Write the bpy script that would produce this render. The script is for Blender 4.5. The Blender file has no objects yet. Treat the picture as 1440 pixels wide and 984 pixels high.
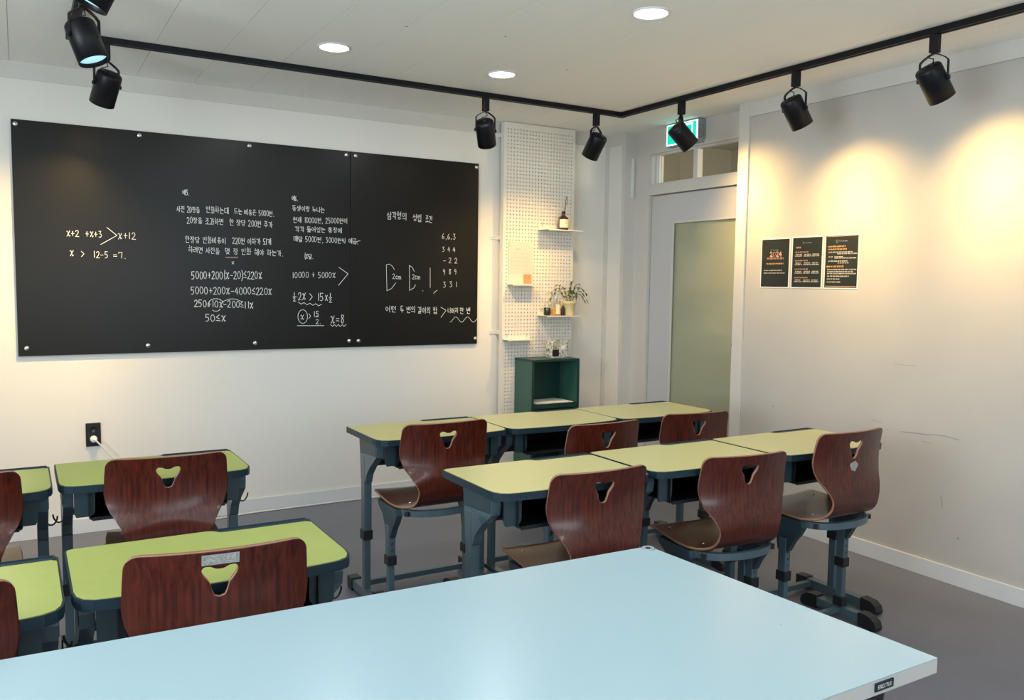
import bpy, bmesh, math, random
from mathutils import Matrix, Vector
PI = math.pi
R = math.radians
random.seed(7)
SC = bpy.context.scene
COL = SC.collection

# ------------------------------------------------------------------ camera, world, exposure
cam_data = bpy.data.cameras.new('camera')
cam_data.sensor_width = 36.0
cam_data.lens = 1173.35 / 1440 * 36
cam_data.clip_start = 0.02
cam = bpy.data.objects.new('camera', cam_data)
COL.objects.link(cam)
r_ = Vector((0.8607772, -0.50879256, 0.01388267)); u_ = Vector((0.02841015, 0.07526148, 0.99675903)); f_ = Vector((0.50818841, 0.85759305, -0.07923824))
cam.matrix_world = Matrix(((r_.x, u_.x, -f_.x, 0), (r_.y, u_.y, -f_.y, 0), (r_.z, u_.z, -f_.z, 1.395), (0, 0, 0, 1)))
SC.camera = cam

world = bpy.data.worlds.new('daylight')
SC.world = world
world.use_nodes = True
world.node_tree.nodes['Background'].inputs[0].default_value = (0.62, 0.78, 1.0, 1)
world.node_tree.nodes['Background'].inputs[1].default_value = 1.0
SC.view_settings.view_transform = 'Standard'
SC.view_settings.look = 'None'
SC.view_settings.gamma = 1.0
SC.view_settings.use_curve_mapping = False
SC.view_settings.exposure = 0.12
SC.cycles.use_denoising = True
SC.cycles.max_bounces = 8

def area_light(name, loc, direction, sx, sy, power, color, shape='RECTANGLE', parent=None):
    d = bpy.data.lights.new(name, 'AREA')
    d.shape = shape; d.size = sx; d.size_y = sy; d.energy = power; d.color = color
    o = bpy.data.objects.new(name, d); COL.objects.link(o)
    o.rotation_euler = Vector(direction).to_track_quat('-Z', 'Y').to_euler()
    o.location = loc
    if parent: o.parent = parent
    return o

# daylight coming through the windows of the left wall and of the wall behind the photographer
DAY = (0.80, 0.92, 1.0)
area_light('window_daylight', (-2.26, 1.05, 1.55), (1, 0.1, 0.55), 2.6, 1.5, 135, DAY)
area_light('window_daylight', (1.2, -2.66, 1.55), (0, 1, 0.45), 3.2, 1.5, 60, DAY)
P_DOWN, P_SPOT = 3.4, 185.0
C_DOWN = (0.93, 0.97, 1.0)
C_WARM = (1.0, 0.66, 0.30)

# ------------------------------------------------------------------ helpers
def mesh_obj(name, verts, faces, mat=None, parent=None, smooth=False, mats=None, fmat=None):
    me = bpy.data.meshes.new(name)
    me.from_pydata([tuple(v) for v in verts], [], faces)
    for m in (mats or ([mat] if mat else [])): me.materials.append(m)
    if fmat:
        for p, i in zip(me.polygons, fmat): p.material_index = i
    if smooth:
        for p in me.polygons: p.use_smooth = True
    me.update()
    o = bpy.data.objects.new(name, me); COL.objects.link(o)
    if parent: o.parent = parent
    return o

class MB:
    """collects simple shapes into one mesh"""
    def __init__(s): s.v = []; s.f = []; s.sm = []
    def add(s, vs, fs, smooth=False):
        n = len(s.v); s.v += [tuple(v) for v in vs]
        for f in fs: s.f.append(tuple(i + n for i in f)); s.sm.append(smooth)
        return s
    def box(s, a, b, bev=0.0):
        x0, y0, z0 = a; x1, y1, z1 = b
        if bev <= 0:
            vs = [(x0,y0,z0),(x1,y0,z0),(x1,y1,z0),(x0,y1,z0),(x0,y0,z1),(x1,y0,z1),(x1,y1,z1),(x0,y1,z1)]
            fs = [(0,3,2,1),(4,5,6,7),(0,1,5,4),(1,2,6,5),(2,3,7,6),(3,0,4,7)]
            return s.add(vs, fs)
        bm = bmesh.new()
        bmesh.ops.create_cube(bm, size=1)
        for v in bm.verts: v.co = Vector(((x0+x1)/2 + v.co.x*(x1-x0), (y0+y1)/2 + v.co.y*(y1-y0), (z0+z1)/2 + v.co.z*(z1-z0)))
        bmesh.ops.bevel(bm, geom=bm.edges[:], offset=bev, segments=2, affect='EDGES', profile=0.6)
        bm.verts.index_update()
        s.add([v.co[:] for v in bm.verts], [[v.index for v in f.verts] for f in bm.faces], False)
        bm.free(); return s
    def prism(s, pts, z0, z1, axis='z', smooth=False):
        """pts: 2-D outline counter-clockwise, extruded between z0 and z1 along axis"""
        n = len(pts)
        def P(p, h):
            if axis == 'z': return (p[0], p[1], h)
            if axis == 'x': return (h, p[0], p[1])
            return (p[0], h, p[1])
        vs = [P(p, z0) for p in pts] + [P(p, z1) for p in pts]
        fs = [tuple(range(n-1, -1, -1)), tuple(range(n, 2*n))]
        s.add(vs, fs)
        m = len(s.v) - 2*n
        for i in range(n):
            j = (i+1) % n
            s.f.append((m+i, m+j, m+n+j, m+n+i)); s.sm.append(smooth)
        return s
    def lathe(s, prof, c=(0,0,0), n=24, smooth=True):
        vs = []; fs = []
        for r, z in prof:
            for k in range(n):
                a = 2*PI*k/n; vs.append((c[0]+r*math.cos(a), c[1]+r*math.sin(a), c[2]+z))
        for i in range(len(prof)-1):
            for k in range(n):
                k2 = (k+1) % n
                fs.append((i*n+k, i*n+k2, (i+1)*n+k2, (i+1)*n+k))
        s.add(vs, fs, smooth)
        if prof[0][0] > 1e-6: s.add(vs[:n], [tuple(range(n-1, -1, -1))])
        if prof[-1][0] > 1e-6: s.add(vs[-n:], [tuple(range(n))])
        return s
    def tube(s, pts, r, n=8, closed=False):
        pts = [Vector(p) for p in pts]; m = len(pts); vs = []; fs = []
        up = None
        for i, p in enumerate(pts):
            if closed: t = (pts[(i+1) % m] - pts[i-1])
            else: t = pts[min(i+1, m-1)] - pts[max(i-1, 0)]
            t.normalize()
            if up is None:
                up = Vector((0,0,1)) if abs(t.z) < .9 else Vector((0,1,0))
            up = (up - t*up.dot(t)); up.normalize(); sd = t.cross(up)
            for k in range(n):
                a = 2*PI*k/n
                vs.append(p + up*(r*math.cos(a)) + sd*(r*math.sin(a)))
        for i in range(m if closed else m-1):
            for k in range(n):
                k2 = (k+1) % n; i2 = (i+1) % m
                fs.append((i*n+k, i*n+k2, i2*n+k2, i2*n+k))
        if not closed: fs.append(tuple(range(n-1, -1, -1))); fs.append(tuple((m-1)*n+k for k in range(n)))
        return s.add(vs, fs, True)
    def rod(s, a, b, w, h, up=(0,0,1)):
        """rectangular bar from a to b"""
        a = Vector(a); b = Vector(b); t = (b-a).normalized(); u = Vector(up); u = (u - t*u.dot(t)).normalized(); d = t.cross(u)
        vs = []
        for p in (a, b):
            for i, j in ((-1,-1),(1,-1),(1,1),(-1,1)): vs.append(p + d*(w/2*i) + u*(h/2*j))
        return s.add(vs, [(0,3,2,1),(4,5,6,7),(0,1,5,4),(1,2,6,5),(2,3,7,6),(3,0,4,7)])
    def build(s, name, mat, parent=None, mats=None):
        me = bpy.data.meshes.new(name); me.from_pydata(s.v, [], s.f)
        for m in (mats or [mat]): me.materials.append(m)
        for p, k in zip(me.polygons, s.sm): p.use_smooth = k
        bm = bmesh.new(); bm.from_mesh(me)
        bmesh.ops.recalc_face_normals(bm, faces=bm.faces)
        bm.to_mesh(me); bm.free(); me.update()
        o = bpy.data.objects.new(name, me); COL.objects.link(o)
        if parent: o.parent = parent
        return o

def box(name, a, b, mat, parent=None, bev=0.0): return MB().box(a, b, bev).build(name, mat, parent)
def tag(o, label=None, cat=None, group=None, kind=None):
    if label: o['label'] = label
    if cat: o['category'] = cat
    if group: o['group'] = group
    if kind: o['kind'] = kind
    return o
def struct(o): o['kind'] = 'structure'; return o
def thing(name, label, cat, loc=(0,0,0), rotz=0, group=None):
    o = bpy.data.objects.new(name, None); COL.objects.link(o)
    o.empty_display_size = .05; o.location = loc; o.rotation_euler = (0, 0, rotz)
    return tag(o, label, cat, group)
def dup(root, loc=None, rotz=None, label=None):
    r = root.copy(); COL.objects.link(r)
    if loc is not None: r.location = loc
    if rotz is not None: r.rotation_euler = (0, 0, rotz)
    if label: r['label'] = label
    for ch in root.children:
        c = ch.copy(); COL.objects.link(c); c.parent = r
        for g in ch.children:
            d = g.copy(); COL.objects.link(d); d.parent = c
    return r
def round_rect(x0, y0, x1, y1, r, n=5):
    out = []
    for cx, cy, a0 in ((x1-r, y0+r, -90), (x1-r, y1-r, 0), (x0+r, y1-r, 90), (x0+r, y0+r, 180)):
        for k in range(n+1):
            a = R(a0 + 90*k/n); out.append((cx + r*math.cos(a), cy + r*math.sin(a)))
    return out

# ------------------------------------------------------------------ materials
def mat(name, color, rough=0.5, metal=0.0, coat=0.0, spec=0.5, noise=None, bump=None, emit=None):
    """noise=(scale, amount 0..1, second colour); bump=(scale, strength)"""
    m = bpy.data.materials.new(name); m.use_nodes = True
    nt = m.node_tree; b = nt.nodes['Principled BSDF']
    b.inputs['Base Color'].default_value = (*color, 1); b.inputs['Roughness'].default_value = rough
    b.inputs['Metallic'].default_value = metal; b.inputs['Coat Weight'].default_value = coat
    b.inputs['Specular IOR Level'].default_value = spec
    tc = nt.nodes.new('ShaderNodeTexCoord')
    if noise:
        n = nt.nodes.new('ShaderNodeTexNoise'); n.inputs['Scale'].default_value = noise[0]; n.inputs['Detail'].default_value = 6
        nt.links.new(tc.outputs['Object'], n.inputs['Vector'])
        mx = nt.nodes.new('ShaderNodeMix'); mx.data_type = 'RGBA'
        rp = nt.nodes.new('ShaderNodeMapRange'); rp.inputs[1].default_value = .35; rp.inputs[2].default_value = .7; rp.inputs[4].default_value = noise[1]
        nt.links.new(n.outputs['Fac'], rp.inputs[0]); nt.links.new(rp.outputs[0], mx.inputs['Factor'])
        mx.inputs[6].default_value = (*color, 1); mx.inputs[7].default_value = (*noise[2], 1)
        nt.links.new(mx.outputs[2], b.inputs['Base Color'])
    if bump:
        n2 = nt.nodes.new('ShaderNodeTexNoise'); n2.inputs['Scale'].default_value = bump[0]; n2.inputs['Detail'].default_value = 4
        nt.links.new(tc.outputs['Object'], n2.inputs['Vector'])
        bp = nt.nodes.new('ShaderNodeBump'); bp.inputs['Strength'].default_value = bump[1]; bp.inputs['Distance'].default_value = .002
        nt.links.new(n2.outputs['Fac'], bp.inputs['Height']); nt.links.new(bp.outputs[0], b.inputs['Normal'])
    if emit:
        b.inputs['Emission Color'].default_value = (*emit[0], 1); b.inputs['Emission Strength'].default_value = emit[1]
    return m

def wood(name, dark, light, rough, scale=(60, 60, 3), coat=0.22, wave=None):
    """streaky grain running along the object's z (or as scaled)"""
    m = bpy.data.materials.new(name); m.use_nodes = True
    nt = m.node_tree; b = nt.nodes['Principled BSDF']
    tc = nt.nodes.new('ShaderNodeTexCoord'); mp = nt.nodes.new('ShaderNodeMapping'); mp.inputs['Scale'].default_value = scale
    nt.links.new(tc.outputs['Object'], mp.inputs['Vector'])
    n = nt.nodes.new('ShaderNodeTexNoise'); n.inputs['Scale'].default_value = 1; n.inputs['Detail'].default_value = 8; n.inputs['Distortion'].default_value = .6
    nt.links.new(mp.outputs[0], n.inputs['Vector'])
    cr = nt.nodes.new('ShaderNodeValToRGB'); e = cr.color_ramp.elements
    e[0].position = .28; e[0].color = (*dark, 1); e[1].position = .86; e[1].color = (*light, 1)
    nt.links.new(n.outputs['Fac'], cr.inputs[0]); nt.links.new(cr.outputs[0], b.inputs['Base Color'])
    b.inputs['Roughness'].default_value = rough; b.inputs['Coat Weight'].default_value = coat; b.inputs['Coat Roughness'].default_value = .14; b.inputs['Specular IOR Level'].default_value = .35
    bp = nt.nodes.new('ShaderNodeBump'); bp.inputs['Strength'].default_value = .06; bp.inputs['Distance'].default_value = .0004
    nt.links.new(n.outputs['Fac'], bp.inputs['Height']); nt.links.new(bp.outputs[0], b.inputs['Normal'])
    return m

M = {}
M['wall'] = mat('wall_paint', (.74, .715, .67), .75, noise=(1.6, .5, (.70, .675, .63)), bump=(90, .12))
M['wall_r'] = mat('wall_paint_right', (.49, .465, .435), .72, noise=(3.5, .7, (.45, .428, .40)), bump=(90, .12))  # tone darker and warmer than the other walls
M['trim'] = mat('trim_paint', (.61, .58, .54), .55, noise=(4, .4, (.58, .56, .54)))
M['base'] = mat('baseboard_paint', (.66, .67, .68), .45, noise=(6, .4, (.6, .61, .63)))
M['ceil'] = mat('ceiling_paint', (.92, .91, .88), .8, noise=(2.5, .5, (.89, .88, .85)), bump=(60, .15))
M['seam'] = mat('ceiling_joint', (.50, .48, .45), .9)
M['floor'] = mat('vinyl_floor', (.135, .138, .170), .38, noise=(2.2, .9, (.165, .165, .195)), bump=(120, .08))
M['board'] = mat('board_paint', (.005, .005, .005), .32, noise=(1.6, .8, (.010, .009, .007)), spec=.27)
M['chalk'] = mat('chalk', (.85, .86, .84), .9)
M['chalk_pink'] = mat('pink_chalk', (.7, .45, .42), .9)
M['steel'] = mat('brushed_steel', (.75, .74, .72), .28, metal=1)
M['chrome'] = mat('bright_steel', (.8, .8, .8), .15, metal=1)
M['teal'] = mat('blue_green_steel', (.060, .095, .115), .34, coat=.25, noise=(12, .4, (.07, .11, .13)))
M['teal_dark'] = mat('dark_green_plastic', (.022, .045, .055), .42, noise=(14, .4, (.035, .06, .07)))
M['navy'] = mat('navy_edge_plastic', (.010, .026, .038), .42, spec=.35)
M['black'] = mat('black_plastic', (.008, .009, .011), .42)
M['blackmetal'] = mat('black_enamel', (.004, .004, .007), .42, coat=0, spec=.28)
M['lam'] = mat('lime_laminate', (.40, .45, .13), .32, noise=(30, .5, (.37, .415, .11)), spec=.5)
M['lam_w'] = mat('warm_lit_laminate', (.58, .54, .24), .32, noise=(30, .5, (.55, .51, .22)), spec=.5)  # lime laminate with the warm light on it put into the colour
M['wood'] = wood('red_brown_plywood', (.022, .0022, .0015), (.135, .022, .009), .30, (110, 110, 2.0), .34)
M['wood2'] = wood('plywood_seat_face', (.075, .030, .013), (.15, .065, .028), .24, (70, 6, 70))
M['ply'] = mat('plywood_edge', (.30, .14, .08), .5)
M['white'] = mat('white_laminate', (.355, .485, .535), .26, noise=(1.2, .3, (.345, .475, .525)), spec=.5)
M['edge'] = mat('grey_edging', (.50, .48, .45), .5)
M['green'] = mat('dark_green_board', (.003, .034, .029), .38, noise=(8, .5, (.005, .044, .037)))
M['green_side'] = wood('green_painted_side', (.025, .09, .07), (.042, .125, .098), .45, (60, 60, 3), 0.1)
M['peg'] = mat('white_peg_panel', (.72, .68, .62), .5)
M['shelf'] = mat('white_shelf_metal', (.72, .71, .64), .4)
M['paper'] = mat('white_paper', (.78, .77, .75), .8)
M['cal_paper'] = mat('calendar_paper', (.66, .55, .50), .75)
M['ink'] = mat('grey_ink', (.35, .30, .28), .8)
M['orange'] = mat('orange_sticky_note', (.80, .24, .11), .7)
M['poster'] = mat('dark_poster_print', (.020, .024, .022), .4, noise=(9, .5, (.03, .034, .03)), spec=.3)
M['p_red'] = mat('salmon_print', (.80, .42, .32), .6)
M['p_or'] = mat('orange_print', (.85, .50, .22), .6)
M['p_wh'] = mat('white_print', (.80, .76, .70), .6)
M['p_bl'] = mat('pale_blue_print', (.30, .42, .52), .6)
M['amber'] = mat('brown_glass', (.035, .012, .008), .08, coat=.5)
M['label'] = mat('cream_label', (.80, .75, .55), .7)
M['pot'] = mat('cream_plastic', (.72, .62, .34), .45)
M['leaf'] = mat('variegated_leaf', (.07, .14, .03), .4, noise=(40, .8, (.30, .36, .10)))
M['leaf2'] = mat('dark_leaf', (.02, .04, .015), .4)
M['soil'] = mat('potting_soil', (.03, .02, .012), .95, bump=(200, .8))
M['cork'] = mat('amber_liquid', (.75, .36, .10), .2)
M['plug'] = mat('white_plug_plastic', (.8, .8, .78), .4)
M['cord'] = mat('white_cord', (.75, .74, .72), .5)
M['lens'] = mat('lit_downlight_lens', (1, 1, 1), .5, emit=((.95, .98, 1.0), 14))
M['lens_warm'] = mat('lit_warm_lens', (1, .8, .5), .5, emit=((1.0, .72, .40), 12))
M['lens_cool'] = mat('lit_cool_lens', (.8, 1, 1), .5, emit=((.40, .80, .92), .9))
M['rim'] = mat('white_rim', (.75, .73, .70), .4)
M['door'] = mat('door_paint', (.54, .53, .55), .45, noise=(5, .3, (.5, .5, .52)))
M['corridor'] = mat('corridor_wall', (.45, .42, .34), .8)
M['exit_g'] = mat('lit_exit_green', (0, .3, .22), .4, emit=((.0, .62, .42), 1.0))
M['exit_w'] = mat('lit_exit_white', (.9, 1, .95), .4, emit=((.75, 1.0, .92), 1.1))
M['grey'] = mat('grey_plastic', (.30, .31, .33), .45)
M['dirty'] = mat('worn_white_tag', (.42, .42, .38), .5, noise=(300, .9, (.12, .12, .10)))
M['holder'] = mat('black_white_pattern', (.75, .75, .70), .35, noise=(55, 1.0, (.03, .03, .03)))
def glass(name, color, rough=.02, alpha=.85):
    """thin pane: mostly see-through, with mirror-like reflections that grow at a glancing angle"""
    m = bpy.data.materials.new(name); m.use_nodes = True; nt = m.node_tree; nt.nodes.clear()
    o = nt.nodes.new('ShaderNodeOutputMaterial'); mx = nt.nodes.new('ShaderNodeMixShader')
    t = nt.nodes.new('ShaderNodeBsdfTransparent'); g = nt.nodes.new('ShaderNodeBsdfGlossy'); fr = nt.nodes.new('ShaderNodeLayerWeight')
    pw = nt.nodes.new('ShaderNodeMath'); pw.operation = 'POWER'; pw.inputs[1].default_value = 4.0; ma = nt.nodes.new('ShaderNodeMath'); ma.operation = 'MULTIPLY_ADD'; ma.inputs[1].default_value = .8; ma.inputs[2].default_value = .045
    nt.links.new(fr.outputs['Facing'], pw.inputs[0]); nt.links.new(pw.outputs[0], ma.inputs[0])
    t.inputs[0].default_value = (*color, 1); g.inputs['Roughness'].default_value = rough
    nt.links.new(ma.outputs[0], mx.inputs[0]); nt.links.new(t.outputs[0], mx.inputs[1]); nt.links.new(g.outputs[0], mx.inputs[2]); nt.links.new(mx.outputs[0], o.inputs[0])
    return m
M['pane'] = glass('clear_pane', (.92, .92, .88))
M['clear'] = glass('clear_glass_jar', (.93, .93, .90))
M['frost'] = mat('frosted_green_film', (.36, .37, .26), .10, spec=.6)

# ------------------------------------------------------------------ the room
YB, XR, ZC, ZP, ZB = 5.048, 3.790, 2.490, 2.404, 0.0815
XL, YF, XD = -2.30, -2.70, 3.91          # left wall, wall behind the camera, door wall
fl = struct(box('floor', (XL-.2, YF-.2, -.05), (6.2, YB+.15, 0), M['floor']))
# ceiling: painted boards running towards the blackboard, with open joints
ce = struct(box('ceiling', (XL-.2, YF-.2, ZC+.004), (XD+.1, YB+.15, ZC+.10), M['seam']))
xs = [XL-.1]
while xs[-1] < XD-.05: xs.append(xs[-1] + .2955)
off = 1.473 - min(xs, key=lambda v: abs(v-1.473)); xs = [v+off for v in xs]
xs[0] = XL-.15
for i in range(len(xs)-1):
    x1 = min(xs[i+1], XD+.05)
    box('ceiling_board', (xs[i]+.0010, YF-.15, ZC), (x1-.0010, YB+.1, ZC+.0039), M['ceil'], ce)
struct(box('wall_back', (XL-.1, YB, 0), (XD+.1, YB+.12, ZC), M['wall']))
struct(box('trim_1', (XL, YB-.006, ZP), (XD, YB-.0002, ZC), M['trim']))
struct(box('baseboard_back', (XL, YB-.012, 0), (3.80, YB-.0002, ZB), M['base'], bev=.002))
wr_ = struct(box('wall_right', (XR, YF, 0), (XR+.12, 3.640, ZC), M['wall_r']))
struct(box('trim_2', (XR-.012, YF, ZP), (XR-.0002, 3.640, ZC), M['trim']))
struct(box('baseboard_right', (XR-.012, YF, 0), (XR-.0002, 3.640, ZB), M['base'], bev=.002))
struct(box('trim_3', (XR-.014, 3.6405, 0), (XD+.05, 3.722, ZC), M['trim'], bev=.002))
# wall behind and wall at the left, each with a window opening
def wall_with_window(name, axis, pos, lo, hi, w0, w1, z0, z1, n):
    mb = MB()
    def b(a0, a1, c0, c1):
        if axis == 'x': mb.box((pos-.1, a0, c0), (pos, a1, c1))
        else: mb.box((a0, pos-.1, c0), (a1, pos, c1))
    b(lo, w0, 0, ZC); b(w1, hi, 0, ZC); b(w0, w1, 0, z0); b(w0, w1, z1, ZC)
    struct(mb.build(name, M['wall']))
    fr = MB()
    def fb(a0, a1, c0, c1, d=.05):
        if axis == 'x': fr.box((pos-.075, a0, c0), (pos-.03, a1, c1))
        else: fr.box((a0, pos-.075, c0), (a1, pos-.03, c1))
    m_ = (w0+w1)/2
    fb(w0, w1, z0, z0+.05); fb(w0, w1, z1-.05, z1); fb(w0, w0+.05, z0+.05, z1-.05); fb(w1-.05, w1, z0+.05, z1-.05); fb(m_-.03, m_+.03, z0+.05, z1-.05)
    w = struct(fr.build('window_%d' % n, M['trim']))
    if axis == 'x': box('pane', (pos-.055, w0+.05, z0+.05), (pos-.05, w1-.05, z1-.05), M['pane'], w)
    else: box('pane', (w0+.05, pos-.055, z0+.05), (w1-.05, pos-.05, z1-.05), M['pane'], w)
wall_with_window('wall_left', 'x', XL, YF, YB, -.25, 2.35, .80, 2.30, 1)
wall_with_window('wall_front', 'y', YF, XL, XD, -.4, 2.8, .80, 2.30, 2)
# pillar in the far corner
pl = struct(box('wall_pillar', (3.805, 4.850, 0), (XD+.05, YB, ZC), M['trim']))
box('corner_strip', (3.862, 4.838, 2.03), (3.878, 4.850, 2.31), M['rim'], pl)
box('side_panel', (3.797, 4.885, 0), (3.805, 5.035, ZP), M['wall'], pl)
struct(box('trim_4', (3.770, YB-.02, 0), (3.797, YB-.0002, ZP), M['trim']))
# door wall: header, frame, transom light, door leaf
struct(box('wall_door', (XD, 3.722, 2.355), (XD+.10, 4.850, ZC), M['trim']))
d = struct(MB().box((XD-.012, 4.690, 0), (XD+.08, 4.850, 2.355)).box((XD-.012, 3.722, 2.322), (XD+.08, 4.690, 2.355)).box((XD-.016, 3.722, 2.035), (XD+.08, 4.690, 2.100)).build('door_1', M['trim']))
y0, y1 = 3.722, 4.690
box('transom_bar', (XD+.005, y0, 2.100), (XD+.045, y1, 2.116), M['trim'], d)
box('transom_bar', (XD+.005, y0, 2.306), (XD+.045, y1, 2.322), M['trim'], d)
box('transom_mullion', (XD+.005, 4.222, 2.116), (XD+.050, 4.262, 2.306), M['trim'], d)
box('transom_stile', (XD+.004, 4.655, 2.116), (XD+.05, 4.690, 2.306), M['rim'], d)
box('transom_stile', (XD+.012, 4.612, 2.116), (XD+.05, 4.648, 2.306), M['rim'], d)
box('transom_pane', (XD+.026, y0, 2.116), (XD+.030, 4.612, 2.306), M['pane'], d)
leaf = MB().box((XD+.012, 4.455, .012), (XD+.052, 4.682, 2.028)).box((XD+.012, y0, 1.832), (XD+.052, 4.455, 2.028)).box((XD+.012, y0, .012), (XD+.052, 4.455, .24)).box((XD+.012, y0, .24), (XD+.052, y0+.10, 1.832))
leaf.build('door_leaf', M['door'], d)
gf = MB().box((XD+.006, 4.440, .24), (XD+.013, 4.456, 1.832)).box((XD+.006, y0+.10, 1.826), (XD+.013, 4.440, 1.840))
gf.build('glazing_bead', M['trim'], d)
box('door_glass', (XD+.028, y0+.1001, .2401), (XD+.034, 4.4549, 1.8319), M['frost'], d)
kb = MB().lathe([(.016, 0), (.016, .012), (.011, .018), (0, .018)], n=16).build('door_lock', M['black'], d)
kb.location = (XD+.012, 3.842, 1.026); kb.rotation_euler = (0, -PI/2, 0)
# the corridor beyond the door
struct(box('wall_corridor', (5.60, 2.4, 0), (5.7, 6.0, 2.75), M['corridor']))
struct(box('wall_corridor_end', (XD+.1, 5.6, 0), (5.6, 5.7, 2.75), M['corridor']))
struct(box('wall_corridor_near', (XD+.1, 2.4, 0), (5.6, 2.5, 2.75), M['corridor']))
struct(box('ceiling_corridor', (XD+.1, 2.4, 2.62), (5.7, 5.7, 2.72), M['corridor']))
struct(box('trim_5', (5.56, 2.5, 2.30), (5.60, 5.6, 2.36), M['trim']))
cl0 = bpy.data.lights.new('corridor_fill_light', 'POINT'); cl0.energy = 38; cl0.color = (1.0, .92, .76); cl0.shadow_soft_size = .12  # unseen fill, added so the corridor behind the transom isn't black
cl1 = bpy.data.objects.new('corridor_fill_light', cl0); COL.objects.link(cl1); cl1.location = (4.75, 3.2, 2.15)

# downlights
def downlight(x, y, label, light=True):
    t = thing('downlight', label, 'light', (x, y, ZC), 0, 'recessed ceiling downlights')
    MB().lathe([(.079, -.0005), (.079, -.004), (.071, -.007), (.066, -.003), (.066, -.001)], n=32).build('rim', M['rim'], t)
    MB().lathe([(0, -.0025), (.066, -.0025), (.066, -.0012), (0, -.0012)], n=32).build('lens', M['lens'], t)
    area_light('downlight_light', (0, 0, -.012), (0, 0, -1), .125, .125, P_DOWN, C_DOWN, 'DISK', t)
downlight(1.312, 3.89, 'lit round ceiling downlight above the blackboard, leftmost in the photo')
downlight(2.220, 3.89, 'small lit round ceiling downlight nearest the bend of the track')
downlight(2.228, 2.70, 'large lit round ceiling downlight at the top middle, nearest the camera')
for x, cx in ((1.312, 'middle'), (2.228, 'right')):
    for y, ry in ((1.51, 'over the white table'), (.32, 'above the photographer'), (-.87, 'near the window wall behind')): downlight(x, y, 'round ceiling downlight outside the photo, %s column, %s' % (cx, ry))
downlight(1.312, 2.70, 'lit round ceiling downlight just above the photo, left of the large one')
for y, ry in ((2.7, 'level with the desks'), (.9, 'beside the photographer'), (-.87, 'near the window wall behind')): downlight(-.9, y, 'round ceiling downlight outside the photo, left column, %s' % ry)

# ------------------------------------------------------------------ lighting track with its spotlights
ZR = 2.466
XT0, XT1, YT = .240, 3.350, 4.320
tr = thing('lighting_track', 'black U-shaped lighting track fixed to the ceiling', 'lighting track', (0, 0, 0))
def rail(a0, a1, c0, c1):
    mb = MB()
    if a1-a0 > c1-c0:      # along x
        mb.box((a0, c0, ZR), (a1, c1, ZC-.0005)); m = (c0+c1)/2
        mb.box((a0, c0, ZR-.004), (a1, m-.006, ZR)); mb.box((a0, m+.006, ZR-.004), (a1, c1, ZR))
    else:
        mb.box((a0, c0, ZR), (a1, c1, ZC-.0005)); m = (a0+a1)/2
        mb.box((a0, c0, ZR-.004), (m-.006, c1, ZR)); mb.box((m+.006, c0, ZR-.004), (a1, c1, ZR))
    mb.build('rail', M['blackmetal'], tr)
rail(XT0+.02, XT1-.02, YT-.018, YT+.018)
rail(XT0-.018, XT0+.018, -1.8, YT-.02)
rail(XT1-.018, XT1+.018, -1.8, YT-.02)
for x in (XT0, XT1): box('corner_connector', (x-.022, YT-.022, ZR-.006), (x+.022, YT+.022, ZC-.0004), M['blackmetal'], tr, .003)

def spot(x, y, pan, target, label, power, color, lens, size=R(62), blend=1.0):
    """track spotlight; pan = rotation of the yoke about z"""
    t = thing('track_spotlight', label, 'spotlight', (x, y, ZR-.004), 0, 'black spotlights on the ceiling track')
    zt = -(.0)
    ad = MB().box((-.017, -.017, -.075), (.017, .017, -.0005), .003)
    a = ad.build('track_adapter', M['blackmetal'], t)
    # yoke: strap that splits and runs down both sides of the can
    yk = MB(); w = .0045
    for s in (-1, 1):
        P = [Vector((0, 0, -.078)), Vector((.018*s, 0, -.083)), Vector((.046*s, 0, -.100)), Vector((.058*s, 0, -.112)), Vector((.0585*s, 0, -.185))]
        for i in range(4):
            yk.rod(P[i], P[i+1], .014 if True else w, w, up=(1, 0, .35) if i < 3 else (1, 0, 0))
        kn = [(.0585*s, .009*math.cos(q), -.185+.009*math.sin(q)) for q in [2*PI*k/12 for k in range(12)]]
        kk = [(v[0]+.008*s, v[1], v[2]) for v in kn]
        yk.add(kn+kk, [tuple(range(12)), tuple(range(23, 11, -1))] + [(k, (k+1) % 12, 12+(k+1) % 12, 12+k) for k in range(12)])
    yo = yk.build('yoke', M['blackmetal'], t); yo.rotation_euler = (0, 0, pan)
    cable = MB().tube([(0, .006, -.075), (.02, .02, -.095), (-.01, .03, -.108), (-.005, .022, -.125)], .0028, 6).build('cable', M['black'], t)
    cable.rotation_euler = (0, 0, pan)
    # can, axis along local -z, pivot at the yoke ends
    Rr, top, bot = .0545, .060, -.092
    can = MB().lathe([(0, top), (.020, top), (.047, top-.002), (.053, top-.009), (Rr, top-.018), (Rr, bot), (Rr-.003, bot), (Rr-.004, bot+.030)], n=32)
    can.lathe([(.0, top+.004), (.012, top+.004), (.012, top-.001)], n=12)
    c = can.build('lamp_body', M['blackmetal'], t)
    c.location = (0, 0, -.185)
    dirv = Vector(target) - Vector((x, y, ZR-.189))
    c.rotation_euler = dirv.to_track_quat('-Z', 'Y').to_euler()
    MB().lathe([(0, bot+.020), (Rr-.004, bot+.020), (Rr-.004, bot+.016), (0, bot+.016)], n=32).build('lens', M[lens], c)
    # reflector lamp: a bright core and a wide skirt
    for sz, fr_ in ((size, .36), (size*.55, .16)):
        ld = bpy.data.lights.new('spotlight_light', 'SPOT'); ld.energy = power*fr_; ld.color = color; ld.spot_size = sz; ld.spot_blend = blend; ld.shadow_soft_size = .035
        lo = bpy.data.objects.new('spotlight_light', ld); COL.objects.link(lo); lo.parent = c; lo.location = (0, 0, bot+.010)
    return t
WARM = (1.0, .64, .21)
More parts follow.
